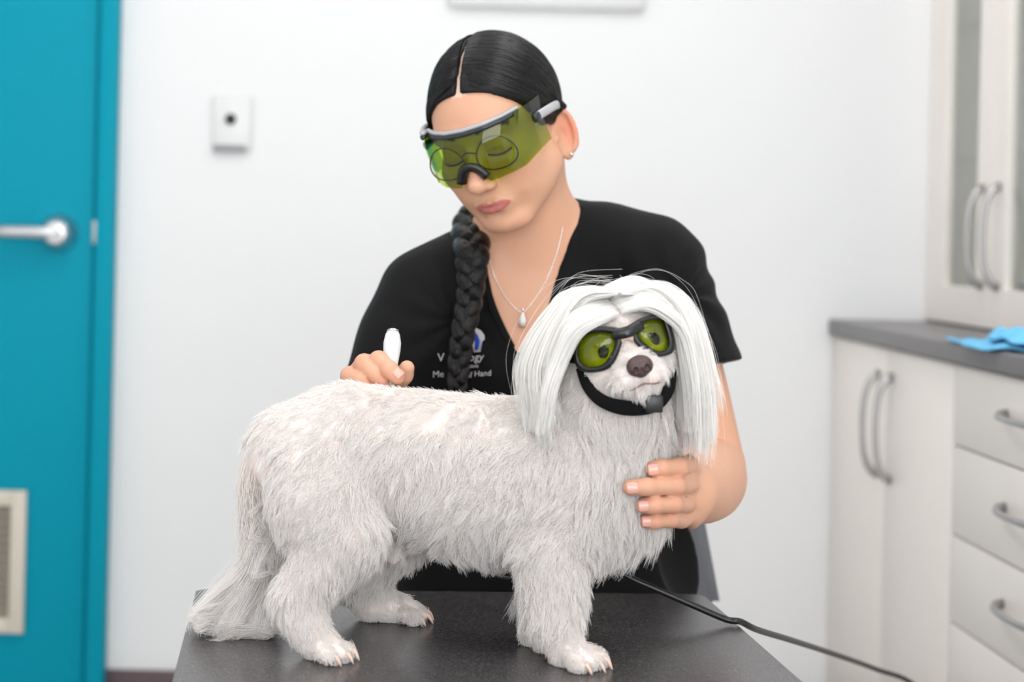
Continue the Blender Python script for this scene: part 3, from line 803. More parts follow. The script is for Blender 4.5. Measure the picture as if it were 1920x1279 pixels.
SEATX = W(1030, 1000, 2.12)[0]
person = empty('person', (SEATX, 2.10, 0), 'seated person in black scrubs and green goggles holding the white dog', 'person')

def poly_sd(x, y, poly):
    poly = np.asarray(poly, float); d = np.full(x.shape, 1e9); s = np.ones(x.shape); n = len(poly)
    for i in range(n):
        a, b = poly[i], poly[i - 1]; e = b - a; wx, wy = x - a[0], y - a[1]
        t = np.clip((wx * e[0] + wy * e[1]) / (e @ e), 0, 1)
        d = np.minimum(d, (wx - t * e[0]) ** 2 + (wy - t * e[1]) ** 2)
        c1 = y >= a[1]; c2 = y < b[1]; c3 = e[0] * wy > e[1] * wx
        s = np.where((c1 & c2 & c3) | (~c1 & ~c2 & ~c3), -s, s)
    return s * np.sqrt(d)

SL, SR = W(1228, 502, 2.12), W(802, 562, 2.10)       # shoulder joints
EL, ER = W(1330, 874, 2.085), W(704, 800, 2.06)       # elbows
def torso(V, g=0.0, k=.04):
    """chest, shoulders and waist; g inflates the shape for clothing"""
    V.chain([(W(1005, 455, 2.155), .050 + g), (W(1120, 478, 2.145), .050 + g), (SL, .050 + g)], k)
    V.chain([(W(1000, 465, 2.155), .050 + g), (W(900, 520, 2.13), .050 + g), (SR, .050 + g)], k)
    V.ell(W(1010, 600, 2.165), (.150 + g, .088 + g, .125 + g), k=k)
    for px in (925, 1105): V.ell(W(px, 690, 2.125), (.066 + g, .070 + g, .062 + g), k=.03)
    V.cone(W(1018, 650, 2.17), W(1030, 900, 2.17), .105 + g, .105 + g, k)
    V.ell(W(1022, 880, 2.16), (.145 + g, .095 + g, .14 + g), k=k)
# --- head, neck and chest
BV = Vol(W(800, 700, 2.15) + np.array([-.04, -.26, -.02]), W(1110, 60, 2.15) + np.array([.05, .12, .02]), .0022)
torso(BV); BV.rs = HSC
BV.chain([(W(1006, 480, 2.145), .062), (W(988, 420, 2.125), .053), (fl(.002, -.050, -.028), .052)], .03)
k = .012
BV.ell(fl(0, .030, -.012), (.0735, .0845, .0922), HD, .02)
BV.ell(fl(0, .026, .044), (.055, .048, .0405), HD, .02)
BV.ell(fl(0, -.030, .026), (.0605, .062, .058), HD, .025)
for s_ in (-1, 1):
    BV.ell(fl(s_ * .030, -.052, .034), (.031, .038, .042), HD, .02)
    BV.cone(fl(s_ * .050, -.052, .006), fl(s_ * .020, -.098, .058), .017, .014, .02)
    BV.ell(fl(s_ * .040, -.026, .058), (.021, .017, .022), HD, .02)
    BV.cone(fl(s_ * .012, .020, .083), fl(s_ * .046, .021, .067), .0085, .0085, .012)
    BV.ell(fl(s_ * .0325, -.001, .104), (.019, .0105, .0145), HD, .012, op='sub')
    BV.ell(fl(s_ * .0315, -.003, .0755), (.0155, .0115, .0125), HD, .004)          # lowered lids
BV.ell(fl(0, -.098, .066), (.019, .0145, .0165), HD, .015)
BV.ell(fl(0, -.068, .072), (.026, .020, .018), HD, .012)                              # muzzle of the mouth
BV.chain([(fl(0, .010, .083), .0075), (fl(0, -.016, .094), .0080), (fl(0, -.036, .1045), .0098)], .009)
BV.ell(fl(0, -.0385, .1055), (.0108, .0098, .0105), HD, .006)
for s_ in (-1, 1):
    BV.ell(fl(s_ * .0118, -.0425, .0945), (.0068, .0066, .0100), HD, .005)
    BV.ell(fl(s_ * .0055, -.0495, .1020), (.0030, .0034, .0050), HD, .002, op='sub')
BV.ell(fl(0, -.0555, .0955), (.0035, .008, .004), HD, .004, op='sub')                  # philtrum
for s_ in (-1, 1):
    BV.chain([(fl(s_ * .0005, -.0672, .0908), .0034), (fl(s_ * .008, -.0668, .0890), .0036), (fl(s_ * .0225, -.0706, .0800), .0022)], .003)
    BV.chain([(fl(0, -.0757, .0890), .0048), (fl(s_ * .009, -.0752, .0872), .0042), (fl(s_ * .0215, -.0715, .0800), .0022)], .003)
BV.ell(fl(0, -.0707, .0975), (.021, .0010, .0075), HD, .0012, op='sub')
BV.ell(fl(0, -.0865, .0895), (.014, .0050, .0065), HD, .006, op='sub')
# ears
for s_ in (-1, 1):
    ax = np.stack([nrm(wr * s_ * .80 + wf * .62), wu, nrm(wf * .80 - wr * s_ * .62)], 1)   # plate normal, up, forward
    ec = fl(s_ * .0700, -.028, -.022)
    e = lambda a, b, c_: ec + ax @ np.array([a, b, c_])
    BV.ell(e(-.001, 0, 0), (.0045, .029, .0145), ax, .006)
    rim = [e(.002 + .003 * math.sin(t), .0275 * math.cos(t) + .001, -.014 * math.sin(t)) for t in np.linspace(-.7, 2.7, 14)]
    for a, b in zip(rim[:-1], rim[1:]): BV.cone(a, b, .0036, .0036, .002)
    BV.ell(e(.000, -.027, .002), (.0042, .0085, .0075), ax, .004)
    BV.ell(e(.0055, -.003, .003), (.0062, .0135, .0080), ax, .002, op='sub')
    BV.ell(e(.0055, .014, -.004), (.0040, .0085, .0060), ax, .002, op='sub')
    BV.ell(e(.005, -.002, .013), (.004, .006, .004), ax, .003)
bv, bq = BV.mesh(); bv = relax(bv, bq, 1, .4)

# --- arms and hands (own finer grids; the three pieces overlap under the scrubs)
def arm_volume(lo, hi, h): return Vol(lo, hi, h)
HANDL = Vol(W(1150, 1010, 1.66) + np.array([-.01, -.03, -.02]), W(1420, 640, 2.12) + np.array([.02, .03, .02]), .0021)
A = HANDL
A.limb([(SL, .046), (W(1280, 680, 2.10), .0465), (EL, .043)])
A.limb([(W(1334, 878, 2.080), .041), (W(1325, 900, 2.01), .0465), (W(1311, 911, 1.93), .0450), (W(1301, 921, 1.85), .0345), (W(1297, 924, 1.80), .0275), (W(1298, 922, 1.765), .026)], .003)
A.ell(W(1297, 920, 1.765), (.016, .030, .040), k=.015)                          # palm, seen edge on
FL = [  # knuckle, middle joint, end joint, tip
    [(1292, 872, 1.728, .0104), (1272, 876, 1.690, .0092), (1241, 878, 1.674, .0084), (1224, 880, 1.675, .0080)],
    [(1290, 908, 1.722, .0104), (1266, 911, 1.682, .0094), (1212, 913, 1.660, .0084), (1183, 914, 1.661, .0080)],
    [(1285, 945, 1.724, .0098), (1262, 945, 1.684, .0089), (1225, 947, 1.667, .0086), (1206, 948, 1.668, .0078)],
    [(1278, 975, 1.732, .0092), (1257, 974, 1.694, .0080), (1226, 977, 1.678, .0078), (1211, 977, 1.678, .0072)]]
for f in FL:
    pts = [(W(a, b, c_), r) for a, b, c_, r in f]
    T2 = A.like()
    T2.chain(pts, .004)
    A.cone(W(1296, (f[0][1] + 920) / 2, 1.765), pts[0][0], .013, pts[0][1], .008)
    A.d = np.minimum(A.d, T2.d)                                                   # fingers keep their creases
A.chain([(W(1300, 895, 1.785), .0125), (W(1286, 866, 1.815), .0105), (W(1262, 850, 1.835), .0085)], .008)
lv, lq = A.mesh(); lv = relax(lv, lq, 1, .35)

HANDR = Vol(W(620, 830, 1.75) + np.array([-.01, -.02, 0]), W(860, 520, 2.12) + np.array([.03, .03, .02]), .0021)
A = HANDR
A.chain([(SR, .045), (ER, .040)], .02)
A.chain([(ER, .039), (W(690, 770, 1.98), .036), (W(682, 745, 1.90), .026)], .012)
A.ell(W(682, 730, 1.855), (.026, .034, .018), k=.015)
FR = [
    [(662, 716, 1.850, .0112), (656, 705, 1.818, .0100), (676, 715, 1.797, .0086), (690, 724, 1.796, .0080)],
    [(668, 706, 1.845, .0118), (683, 682, 1.810, .0104), (704, 703, 1.792, .0090), (716, 716, 1.791, .0084)],
    [(690, 702, 1.842, .0115), (710, 676, 1.805, .0102), (731, 694, 1.784, .0092), (744, 707, 1.782, .0084)]]
for f in FR:
    pts = [(W(a, b, c_), r) for a, b, c_, r in f]
    T2 = A.like(); T2.chain(pts, .003); A.d = np.minimum(A.d, T2.d)
T2 = A.like()
T2.chain([(W(715, 735, 1.845), .013), (W(742, 722, 1.826), .0105), (W(757, 703, 1.818), .0098), (W(763, 690, 1.812), .0082)], .004)
A.d = np.minimum(A.d, T2.d)
rv, rq = A.mesh(); rv = relax(rv, rq, 1, .35)

ALLV = np.vstack([bv, lv, rv]); ALLQ = np.vstack([bq, lq + len(bv), rq + len(bv) + len(lv)])
pb = mesh_obj('body', ALLV, ALLQ, M['skin'], person)
def skin_tint(P):
    base = np.array(srgb(219, 167, 138)[:3]); col = np.tile(base, (len(P), 1)); q = floc(P)
    def mixin(wt, c): 
        nonlocal col; wt = np.clip(wt, 0, 1)[:, None]; col = col * (1 - wt) + np.array(srgb(*c)[:3]) * wt
    head = np.linalg.norm(q, axis=1) < .16
    ch = np.minimum(np.linalg.norm((q - [-.042, -.035, .06]) / [.03, .025, .05], axis=1), np.linalg.norm((q - [.042, -.035, .06]) / [.03, .025, .05], axis=1))
    mixin((1 - ch) * .5, (224, 160, 140))
    # lips
    half = np.clip(1 - (np.abs(q[:, 0]) / .0250) ** 2, 0, 1)
    up = -.0712 + .0076 * half ** .7 - .0022 * np.exp(-(q[:, 0] / .004) ** 2); lo_ = -.0708 - .0098 * half ** .8
    inside = np.minimum(up - q[:, 1], q[:, 1] - lo_)
    mixin(np.where((q[:, 2] > .074) & (np.abs(q[:, 0]) < .0250), np.clip(inside / .0012 + .4, 0, 1), 0) * .92, (180, 100, 98))
    nose = np.linalg.norm((q - [0, -.040, .105]) / [.02, .016, .02], axis=1); mixin((1 - nose) * .35, (222, 150, 132))
    for s_ in (-1, 1):
        ear = np.linalg.norm((q - [s_ * .080, -.026, -.024]) / [.02, .036, .026], axis=1); mixin((1 - ear) * .9, (226, 140, 112))
        lid = np.linalg.norm((q - [s_ * .0315, -.002, .088]) / [.02, .013, .03], axis=1); mixin((1 - lid) * .5, (170, 118, 104))
    mixin(np.where((q[:, 1] > .0665) & (np.abs(q[:, 0]) < .010), .8, 0), (240, 208, 192))
    # knuckles and finger ends
    for f in FL + FR:
        for j, (a, b, c_, r) in enumerate(f):
            dd = np.linalg.norm(P - W(a, b, c_), axis=1); mixin((1 - dd / .018) * (.45 if j in (1, 3) else .25), (216, 140, 118))
    return col
tint = skin_tint(ALLV)
ca = pb.data.color_attributes.new('tint', 'FLOAT_COLOR', 'POINT')
ca.data.foreach_set('color', np.c_[tint, np.ones(len(tint))].astype(np.float32).ravel())

# fingernails
def nail(f, back, sc_=1.0, up=(0, 0, 1)):
    """plate on the last joint of finger f; back: direction the nail faces"""
    a, b = W(*f[2][:3]), W(*f[3][:3]); r = f[3][3]; d = nrm(b - a); n_ = nrm(np.array(back) - (np.array(back) @ d) * d); s_ = np.cross(d, n_)
    V = []; Fc = []; nu, nv = 9, 9
    for i in range(nu):
        for j in range(nv):
            u, v_ = i / (nu - 1) * 2 - 1, j / (nv - 1) * 2 - 1
            rr = math.sqrt(max(0, 1 - .35 * max(0, abs(v_)) ** 4))
            ang = u * .74 * rr
            V.append(b + d * (v_ * .0058 * sc_ - .0010) + (n_ * math.cos(ang) + s_ * math.sin(ang)) * (r * 1.02 + .0006 - .0005 * max(0, -v_)))
    for i in range(nu - 1):
        for j in range(nv - 1): Fc.append((i * nv + j, i * nv + j + 1, (i + 1) * nv + j + 1, (i + 1) * nv + j))
    o = mesh_obj('fingernail', V, Fc, M['nail'], person)
    md = o.modifiers.new('thickness', 'SOLIDIFY'); md.thickness = .0008; md.offset = 0
for f in FL: nail(f, (-.30, -1, .05))
nail(FR[2], (.3, -.75, .55), .9)

# --- scrubs
CV = Vol(W(650, 1150, 2.2) + np.array([-.02, -.30, -.12]), W(1420, 330, 2.2) + np.array([.03, .12, .02]), .0040)
G = .007
torso(CV, G)
CV.ell(W(1017, 1060, 2.145), (.196, .115, .155), k=.05)                              # skirt of the tunic over the hips
CV.chain([(SL, .054), (W(1262, 600, 2.105), .055), (W(1300, 690, 2.10), .062)], .035)
CV.chain([(SR, .054), (W(765, 640, 2.085), .054), (W(722, 752, 2.065), .056)], .035)
VN = [W(x, y, 2.07)[[0, 2]] for x, y in ((1096, 320), (1080, 372), (1066, 430), (1048, 505), (1024, 585), (1001, 660), (968, 660), (944, 612), (926, 565), (914, 505), (912, 440), (905, 320))]
def vcut(P):
    d2 = poly_sd(P[..., 0], P[..., 2], VN); return np.maximum(d2, P[..., 1] - 2.165)
CV.put(vcut, CV.lo, CV.lo + CV.n * CV.h, .004, 'sub')
# sleeve ends cut square to the arm and hollowed
def cut(a, dirn, arm_a, arm_b, rad):
    a, dirn = np.array(a), nrm(dirn)
    aa, ab = np.array(arm_a), np.array(arm_b); ba = ab - aa; L = ba @ ba
    def armd(P):
        q = P - aa; t = np.clip(q @ ba / L, -.2, 1.4); return np.linalg.norm(q - t[..., None] * ba, axis=-1)
    CV.put(lambda P: np.maximum(-((P - a) @ dirn), armd(P) - .09), np.minimum(aa, ab) - .15, np.maximum(aa, ab) + .15, .003, 'sub')
    CV.put(lambda P: np.maximum(-((P - a) @ dirn) - .03, armd(P) - rad), np.minimum(aa, ab) - .1, np.maximum(aa, ab) + .1, .002, 'sub')
cut(W(1296, 692, 2.10), nrm(EL - SL) + np.array([-.10, 0, 0]), SL, EL, .050)
cut(W(722, 750, 2.07), nrm(ER - SR), SR, ER, .047)
cv, cq = CV.mesh(); cv = relax(cv, cq, 2, .4)
# folds in the cloth
nC = CV.grad(cv)
def folds(P):
    out = np.zeros(len(P))
    dL = P - SL; dR = P - SR
    for (o, ph, amp, fr) in ((W(1180, 560, 2.05), .3, .0016, 95), (W(850, 600, 2.03), 1.1, .0022, 95), (W(1280, 560, 2.05), 2.0, .003, 120)):
        d_ = P - o; r = np.linalg.norm(d_, axis=1); a = np.arctan2(d_[:, 2], d_[:, 0])
        out += amp * np.exp(-(r / .10) ** 2) * np.sin(a * 9 + ph + r * fr * .25)
    nz = vnoise(P * [1, 1, .45], 26, 8); out += .0022 * nz[:, 0]
    nz = vnoise(P * [1, 1, .35], 60, 9); out += .0008 * nz[:, 0]
    return out
dV = poly_sd(cv[:, 0], cv[:, 2], VN); calm = np.clip((np.abs(dV) - .006) / .02, 0, 1)
cv = cv + nC * (folds(cv) * calm)[:, None]
top_ = mesh_obj('scrub_top', cv, cq, M['cloth'], person); top_['label'] = 'black v-neck scrub top with short sleeves'

def hit(vol, px, py, off=.0, y0=1.75, y1=2.3):
    """first point on the sight line through (px, py) that meets the surface of vol"""
    Y = np.linspace(y0, y1, 900); P = np.stack([W(px, py, y) for y in Y]); d = vol.sample(P) - off
    i = np.argmax(d < 0); return P[i]
# v-neck facing: a stitched band either side of the opening
for nm_, pl in (('neckband', ((1080, 385), (1068, 440), (1050, 508), (1027, 585), (1004, 652))), ('neckband', ((913, 500), (927, 560), (946, 608), (968, 652)))):
    ctr = []
    for i, (x, y) in enumerate(pl):
        ctr.append(hit(CV, x + (9 if pl[0][0] > 1000 else -9), y, .0005))
    P = spline(ctr, 40)
    tube('neckband', P, .0048, M['cloth'], top_, 10, flat=(1.0, .35), nref=nrm(np.gradient(P, axis=0))[:, [1, 2, 0]] * 0 + np.array([1, 0, .3]))
# undershirt that closes the v
UV = Vol(W(900, 730, 2.1) + np.array([0, -.12, 0]), W(1060, 610, 2.1) + np.array([0, .08, 0]), .0025)
torso(UV, .003)
zt = W(985, 651, 2.07)[2]
UV.put(lambda P: -(zt + .0 - P[..., 2]), UV.lo, UV.lo + UV.n * UV.h, .002, 'sub')
UV.put(lambda P: -(P[..., 2] - W(985, 715, 2.07)[2]), UV.lo, UV.lo + UV.n * UV.h, .002, 'sub')
v, q = UV.mesh(); mesh_obj('undershirt', v, q, M['cloth2'], person)

# --- trousers and shoes
TV = Vol((SEATX - .26, 1.52, .05), (SEATX + .26, 2.36, .72), .006)
TV.ell((SEATX, 2.16, .575), (.178, .125, .10), k=.04)
for s_ in (-1, 1):
    TV.chain([((SEATX + s_ * .085, 2.12, .535), .072), ((SEATX + s_ * .115, 1.86, .525), .066), ((SEATX + s_ * .125, 1.71, .510), .055)], .03)
    TV.chain([((SEATX + s_ * .125, 1.71, .500), .055), ((SEATX + s_ * .12, 1.76, .30), .056), ((SEATX + s_ * .12, 1.80, .10), .050)], .03)
v, q = TV.mesh(); tr = mesh_obj('trousers', relax(v, q, 2, .4), q, M['cloth2'], person)
for s_ in (-1, 1):
    SV = Vol((SEATX + s_ * .12 - .06, 1.55, -.002), (SEATX + s_ * .12 + .06, 1.90, .12), .004)
    SV.chain([((SEATX + s_ * .12, 1.83, .045), .040), ((SEATX + s_ * .125, 1.72, .040), .038), ((SEATX + s_ * .13, 1.64, .034), .033)], .02)
    SV.put(lambda P: P[..., 2] - .0015, SV.lo, SV.lo + SV.n * SV.h, .0, 'sub')
    v, q = SV.mesh(); mesh_obj('shoe', relax(v, q, 1, .3), q, M['black_plastic'], person)

# --- hair of the head: mass, strands, braid
KV = Vol(fl(0, 0, -.02) - .16, fl(0, 0, -.02) + .16, .0022)
KV.rs = HSC
def cap(P):
    sh = P.shape; q = (P.reshape(-1, 3) - WC) @ HD / HSC
    d_ = BV.sample(P.reshape(-1, 3)) - .0048
    lim = (np.linalg.norm((q - [0, .030, -.012]) / [.092, .105, .112], axis=1) - 1) * .09
    ear = .030 - np.linalg.norm((q - [.088, -.028, -.024]) / [1, 1, 1], axis=1)
    return np.maximum(np.maximum(d_, lim), ear).reshape(sh[:-1])
KV.put(cap, KV.lo, KV.lo + KV.n * KV.h)
KV.ell(fl(-.020, -.050, -.075), (.050, .045, .032), HD, .03)
KV.ell(fl(-.002, -.022, .095), (.0990, .0930, .1000), HD, .006, op='sub')
KV.ell(fl(.060, -.060, .020), (.05, .055, .055), HD, .006, op='sub'); KV.ell(fl(-.060, -.060, .020), (.05, .055, .055), HD, .006, op='sub')
KV.ell(fl(.080, -.036, -.018), (.014, .030, .020), HD, .004, op='sub')
def part_cut(P):
    q = (P - WC.astype(np.float32)) @ HD.astype(np.float32) / HSC
    w_ = .0021 + .0014 * np.clip(q[..., 2] / .06, 0, 1) + .0006 * np.sin(q[..., 2] * 260)
    return np.maximum(np.maximum(np.abs(q[..., 0] - .003 * np.sin(q[..., 2] * 40)) - w_, -(q[..., 2] + .020)), .05 - q[..., 1])
KV.put(part_cut, KV.lo, KV.lo + KV.n * KV.h, .001, 'sub')
v, q = KV.mesh(); mesh_obj('hair_mass', relax(v, q, 1, .3), q, M['haircap'], person)
rng = np.random.default_rng(31); n = 14000
HSr = np.zeros((n, 12, 3)); er = np.array([.0782, .0882, .0962]); ecn = np.array([0, .0305, -.0135])
for i in range(n):
    sg = 1 if rng.random() < .5 else -1; z0 = rng.uniform(-.04, .078)
    a = np.array([sg * .003 + .003 * math.sin(z0 * 40), .09, z0]); a = nrm((a - ecn) / er)
    zz = -.02 + .55 * z0
    b = nrm((np.array([sg * .082, -.012 + rng.normal() * .006, min(.012, zz - .03 + rng.normal() * .006)]) - ecn) / er)
    c_ = nrm((np.array([sg * .05, -.055, -.085]) - ecn) / er)
    t = np.linspace(0, 1, 12)[:, None]
    d_ = nrm((1 - t) ** 2 * a + 2 * t * (1 - t) * b * 1.15 + t ** 2 * (b * .55 + c_ * .45))
    d_ = nrm(d_ + np.sin(t * 5 + i) * .004)
    HSr[i] = WC + HSC * (ecn + d_ * er * (1 + .010 * rng.random() + .004 * np.sin(z0 * 220))) @ HD.T
flat = HSr.reshape(-1, 3)
for _ in range(3): flat = flat - nrm(flat - fl(*ecn)) * (KV.sample(flat) - .0006)[:, None] * np.where(np.abs(KV.sample(flat)) < .012, 1, 0)[:, None]
HSr = flat.reshape(n, 12, 3) + rng.normal(size=(n, 1, 3)) * .0004
keep = (np.abs(KV.sample(HSr.reshape(-1, 3)).reshape(n, 12)) < .004).all(1)
hair_obj('hair', HSr[keep], .00022, .00014, M['hair'], person)
bc_ = spline([W(905, 395, 2.175), W(884, 425, 2.14), W(884, 470, 2.065), W(884, 520, 2.035), W(878, 575, 2.022), W(867, 630, 2.008), W(860, 690, 2.0), W(856, 745, 1.995)], 90)
for i in range(90):
    g = CV.sample(bc_[i:i + 1])[0]
    if g < .017 and i > 25: bc_[i, 1] -= (.017 - g) * 1.1
T_, N_, B_ = frames(bc_); wid = np.interp(np.arange(90), [0, 20, 40, 89], [.020, .018, .0130, .0088])
braid = None
for kk in range(3):
    th = np.linspace(0, 2 * np.pi * 4.2, 90) + kk * 2 * np.pi / 3
    lat = np.array([1, 0, .0]); dep = np.array([0, -1, 0])
    P = bc_ + (np.cos(th) * wid * .62)[:, None] * lat + (np.sin(2 * th) * wid * .42)[:, None] * dep
    V_, F_ = tube_vf(P, wid * .72, 12, flat=(1, .9))
    if braid is None: braid = mesh_obj('braid', V_, F_, M['haircap'], person)
    else: mesh_obj('braid_lock', V_, F_, M['haircap'], braid)
    t = rng.random((260, 2)) * 6.28; m_ = len(P)
    Tq, Nq, Bq = frames(P); a = rng.random(420) * 6.28
    ST_ = P[None, ::3] + (wid * .74)[None, ::3, None] * (np.cos(a)[:, None, None] * Nq[None, ::3] + np.sin(a)[:, None, None] * Bq[None, ::3])
    hair_obj('braid_strands', ST_, .00022, .00012, M['hair'], braid)
# brows and lashes
for s_ in (-1, 1):
    n = 260; t = rng.random(n)
    x = s_ * (.014 + .036 * t); y = .0215 + .0065 * np.sin(t * 2.4) - .003 * t + rng.normal(size=n) * .0016
    S_ = np.zeros((n, 4, 3))
    for i in range(n):
        z = .12
        while z > .03 and BV.sample(fl(x[i], y[i], z)[None])[0] > .0006: z -= .0007
        p = fl(x[i], y[i], z)
        for j in range(4): S_[i, j] = p + HD @ np.array([s_ * .0018 * j, .0010 * j * (1 - t[i] * 1.2), .0003 * j])
    hair_obj('eyebrow', S_, .00028, .0001, M['hair'], person)
    P = []
    for t in np.linspace(-1, 1, 15):
        X, Y_ = s_ * .0315 + .0145 * t, -.0085 - .003 * (1 - t * t); z = .12
        while z > .03 and BV.sample(fl(X, Y_, z)[None])[0] > .0004: z -= .0007
        P.append(fl(X, Y_, z))
    tube('eyelash', P, .0012, M['haircap'], person, 6)

# ------------------------------------------------------------------ green laser goggles worn by the woman
M['green_lens'] = glass_mat('green_filter', (.65, .77, .06, 1), 1.5)
M['green_lens2'] = glass_mat('green_filter_dog', (.70, .75, .08, 1), 1.45)
M['goggle_grey'] = mat('pale_grey_plastic', srgb(176, 176, 180), .3, noise=(40, .04))
M['goggle_dark'] = mat('charcoal_plastic', srgb(38, 42, 46), .35, noise=(40, .06))
gg = empty('safety_goggles', fl(0, 0, .10), 'green wraparound laser safety goggles worn on the seated person\'s face', 'goggles')
plan = np.array([(-.0765, .030), (-.0740, .056), (-.0670, .075), (-.0630, .0815), (-.047, .0985), (-.027, .1105), (0, .1150)])
plan = np.vstack([plan, plan[:-1][::-1] * [-1, 1]])
def lens_col(i):
    x, z = plan[i]; a = abs(x)
    nose = max(0, 1 - (a / .0195) ** 2) ** .8
    yb = -.036 + .024 * nose + (.010 * max(0, (a - .060) / .017))
    out = []
    for y, dz, k_ in ((yb, -.0050, 1), (yb * .45, -.0012, 1), (.002, 0, 1), (.0115, -.0006, 1), (.0290, -.0215, 1)):
        kx = 1.0
        if y > .02 and a < .064: kx = .99
        out.append((x * kx, y + .006 * (a / .08) ** 2, z + dz * (1 if a < .064 else .35)))
    return out
pl2 = []
for i in range(len(plan) - 1):
    for t in (np.linspace(0, 1, 4, endpoint=False)): pl2.append(plan[i] * (1 - t) + plan[i + 1] * t)
plan = np.vstack([pl2, plan[-1]])
cols = [lens_col(i) for i in range(len(plan))]
V = [fl(*p) for c_ in cols for p in c_]; m_ = len(cols[0])
Fc = [(i * m_ + j, (i + 1) * m_ + j, (i + 1) * m_ + j + 1, i * m_ + j + 1) for i in range(len(cols) - 1) for j in range(m_ - 1)]
o = mesh_obj('lens', V, Fc, M['green_lens'], gg, smooth=False)
md = o.modifiers.new('thickness', 'SOLIDIFY'); md.thickness = .0018
nC_ = len(cols)
bar = [fl(c_[4][0], c_[4][1] + .001, c_[4][2] + .001) for c_ in cols[2:int(nC_ * .76)]]
tube('brow_bar', spline(bar, 60), .0026, M['goggle_grey'], gg, 10, flat=(1.0, 1.2))
bar2 = [fl(c_[4][0], c_[4][1] - .0036, c_[4][2] + .0046) for c_ in cols[1:int(nC_ * .75)]]
tube('brow_seal', spline(bar2, 60), .0028, M['goggle_dark'], gg, 10, flat=(1.0, .9))
for s_ in (-1, 1):
    P = spline([fl(s_ * .0770, .014, .046), fl(s_ * .0800, .0135, .028), fl(s_ * .0815, .0120, .006), fl(s_ * .080, .0085, -.014), fl(s_ * .077, .000, -.030)], 24)
    tm = tube('temple_arm', P, np.r_[np.full(20, .0048), .0044, .004, .0034, .002], M['goggle_grey'], gg, 10, flat=(.45, 1.15), nref=wr)
    tube('hinge', [fl(s_ * .0762, .014, .054), fl(s_ * .0772, .014, .043)], .0052, M['goggle_dark'], tm, 8, flat=(.6, 1.1), nref=wr)
P = [fl(x, -.0345 + .0225 * max(0, 1 - (abs(x) / .019) ** 2) ** .8, .1120 - abs(x) * .25) for x in np.linspace(-.0175, .0175, 21)]
tube('nose_piece', P, .0048, M['black_plastic'], gg, 10, flat=(1, 1.3))
# her own thin spectacles behind the goggles
sp = empty('spectacles', fl(0, 0, .094), 'thin dark-rimmed spectacles behind the seated person\'s green goggles', 'spectacles')
for s_ in (-1, 1):
    P = [fl(s_ * .034 + .0255 * math.cos(t), -.007 + .0205 * math.sin(t) - .002 * math.cos(2 * t), .099 - 2.2 * (.034 + s_ * .0255 * math.cos(t)) ** 2 + .0010) for t in np.linspace(0, 2 * math.pi, 40)]
    tube('rim', P, .0009, M['goggle_dark'], sp, 6)
tube('bridge', spline([fl(-.009, .000, .0995), fl(0, .004, .1035), fl(.009, .000, .0995)], 10), .0009, M['goggle_dark'], sp, 6)

# ------------------------------------------------------------------ necklace and earring
nk = empty('necklace', hit(BV, 980, 600, .004), 'fine silver chain with a white teardrop pendant at the seated person\'s neck', 'necklace')
pts = [hit(BV, x, y, .0010) for x, y in ((917, 488), (928, 520), (944, 552), (962, 574), (979, 586), (996, 570), (1014, 544), (1032, 508), (1046, 468), (1056, 425))]
P = spline(pts, 160)
tube('chain', P, .00055 + .00025 * np.sin(np.arange(160) * 2.1), M['silver'], nk, 6)
pc = hit(BV, 980, 597, .006)
lathe('pendant', [(.0003, .0085), (.0022, .005), (.0042, .0), (.0050, -.004), (.0044, -.0078), (.0026, -.0098), (.0004, -.0105)], M['pearl'], nk, pc, (0, 0, 1), 24)
lathe('bail', [(.0009, 0), (.0016, .0015), (.0016, .0035), (.0009, .005)], M['silver'], nk, pc + np.array([0, 0, .0075]), (0, 0, 1), 12)
ecs = fl(.0755, -.0560, -.0130)
er_ = empty('earring', ecs, 'tiny silver stud in the seated person\'s visible ear lobe', 'earring')
lathe('stud', [(.0012, 0), (.0022, .0007), (.0022, .0018), (.0012, .0028), (0, .003)], M['silver'], er_, ecs, tuple(wr * .7 + wf * .7), 12)

# ------------------------------------------------------------------ dog goggles
def dgp(px, py, dz=0.0):
    """point of the goggle front (curved about the dog's head) seen at (px, py)"""
    Y = 1.645
    for _ in range(12):
        p = W(px, py, Y); q_ = (p - HC) @ DH; want = .0570 + dz - 7.0 * q_[0] ** 2 - 1.5 * q_[1] ** 2
        Y += (q_[2] - want) * .9
    return W(px, py, Y)
def loop(pts, n=48):
    P = np.array(pts, float); P = np.vstack([P[-1], P, P[0], P[1]]); t = np.linspace(1, len(P) - 2, n, endpoint=False); i = t.astype(int); f = (t - i)[:, None]
    a, b, c_, d_ = P[i - 1], P[i], P[i + 1], P[np.minimum(i + 2, len(P) - 1)]
    return .5 * (2 * b + (c_ - a) * f + (2 * a - 5 * b + 4 * c_ - d_) * f ** 2 + (3 * b - a - 3 * c_ + d_) * f ** 3)
dg = empty('dog_goggles', dgp(1172, 640), 'green-lensed goggles with black frame worn by the white dog', 'goggles')
IN = [[(1086, 641), (1098, 630), (1113, 625), (1133, 624), (1152, 629), (1154, 642), (1144, 667), (1127, 685), (1100, 687), (1085, 672)],
      [(1196, 622), (1202, 609), (1219, 601), (1241, 600), (1248, 616), (1254, 640), (1249, 655), (1234, 658), (1212, 646), (1200, 634)]]
OUT = [[(1078, 642), (1092, 623), (1112, 614), (1137, 612), (1163, 617), (1167, 640), (1153, 678), (1134, 695), (1098, 698), (1079, 684)],
       [(1186, 626), (1188, 606), (1212, 593), (1246, 591), (1258, 610), (1265, 645), (1259, 663), (1232, 669), (1206, 658), (1190, 642)]]
dfr = None
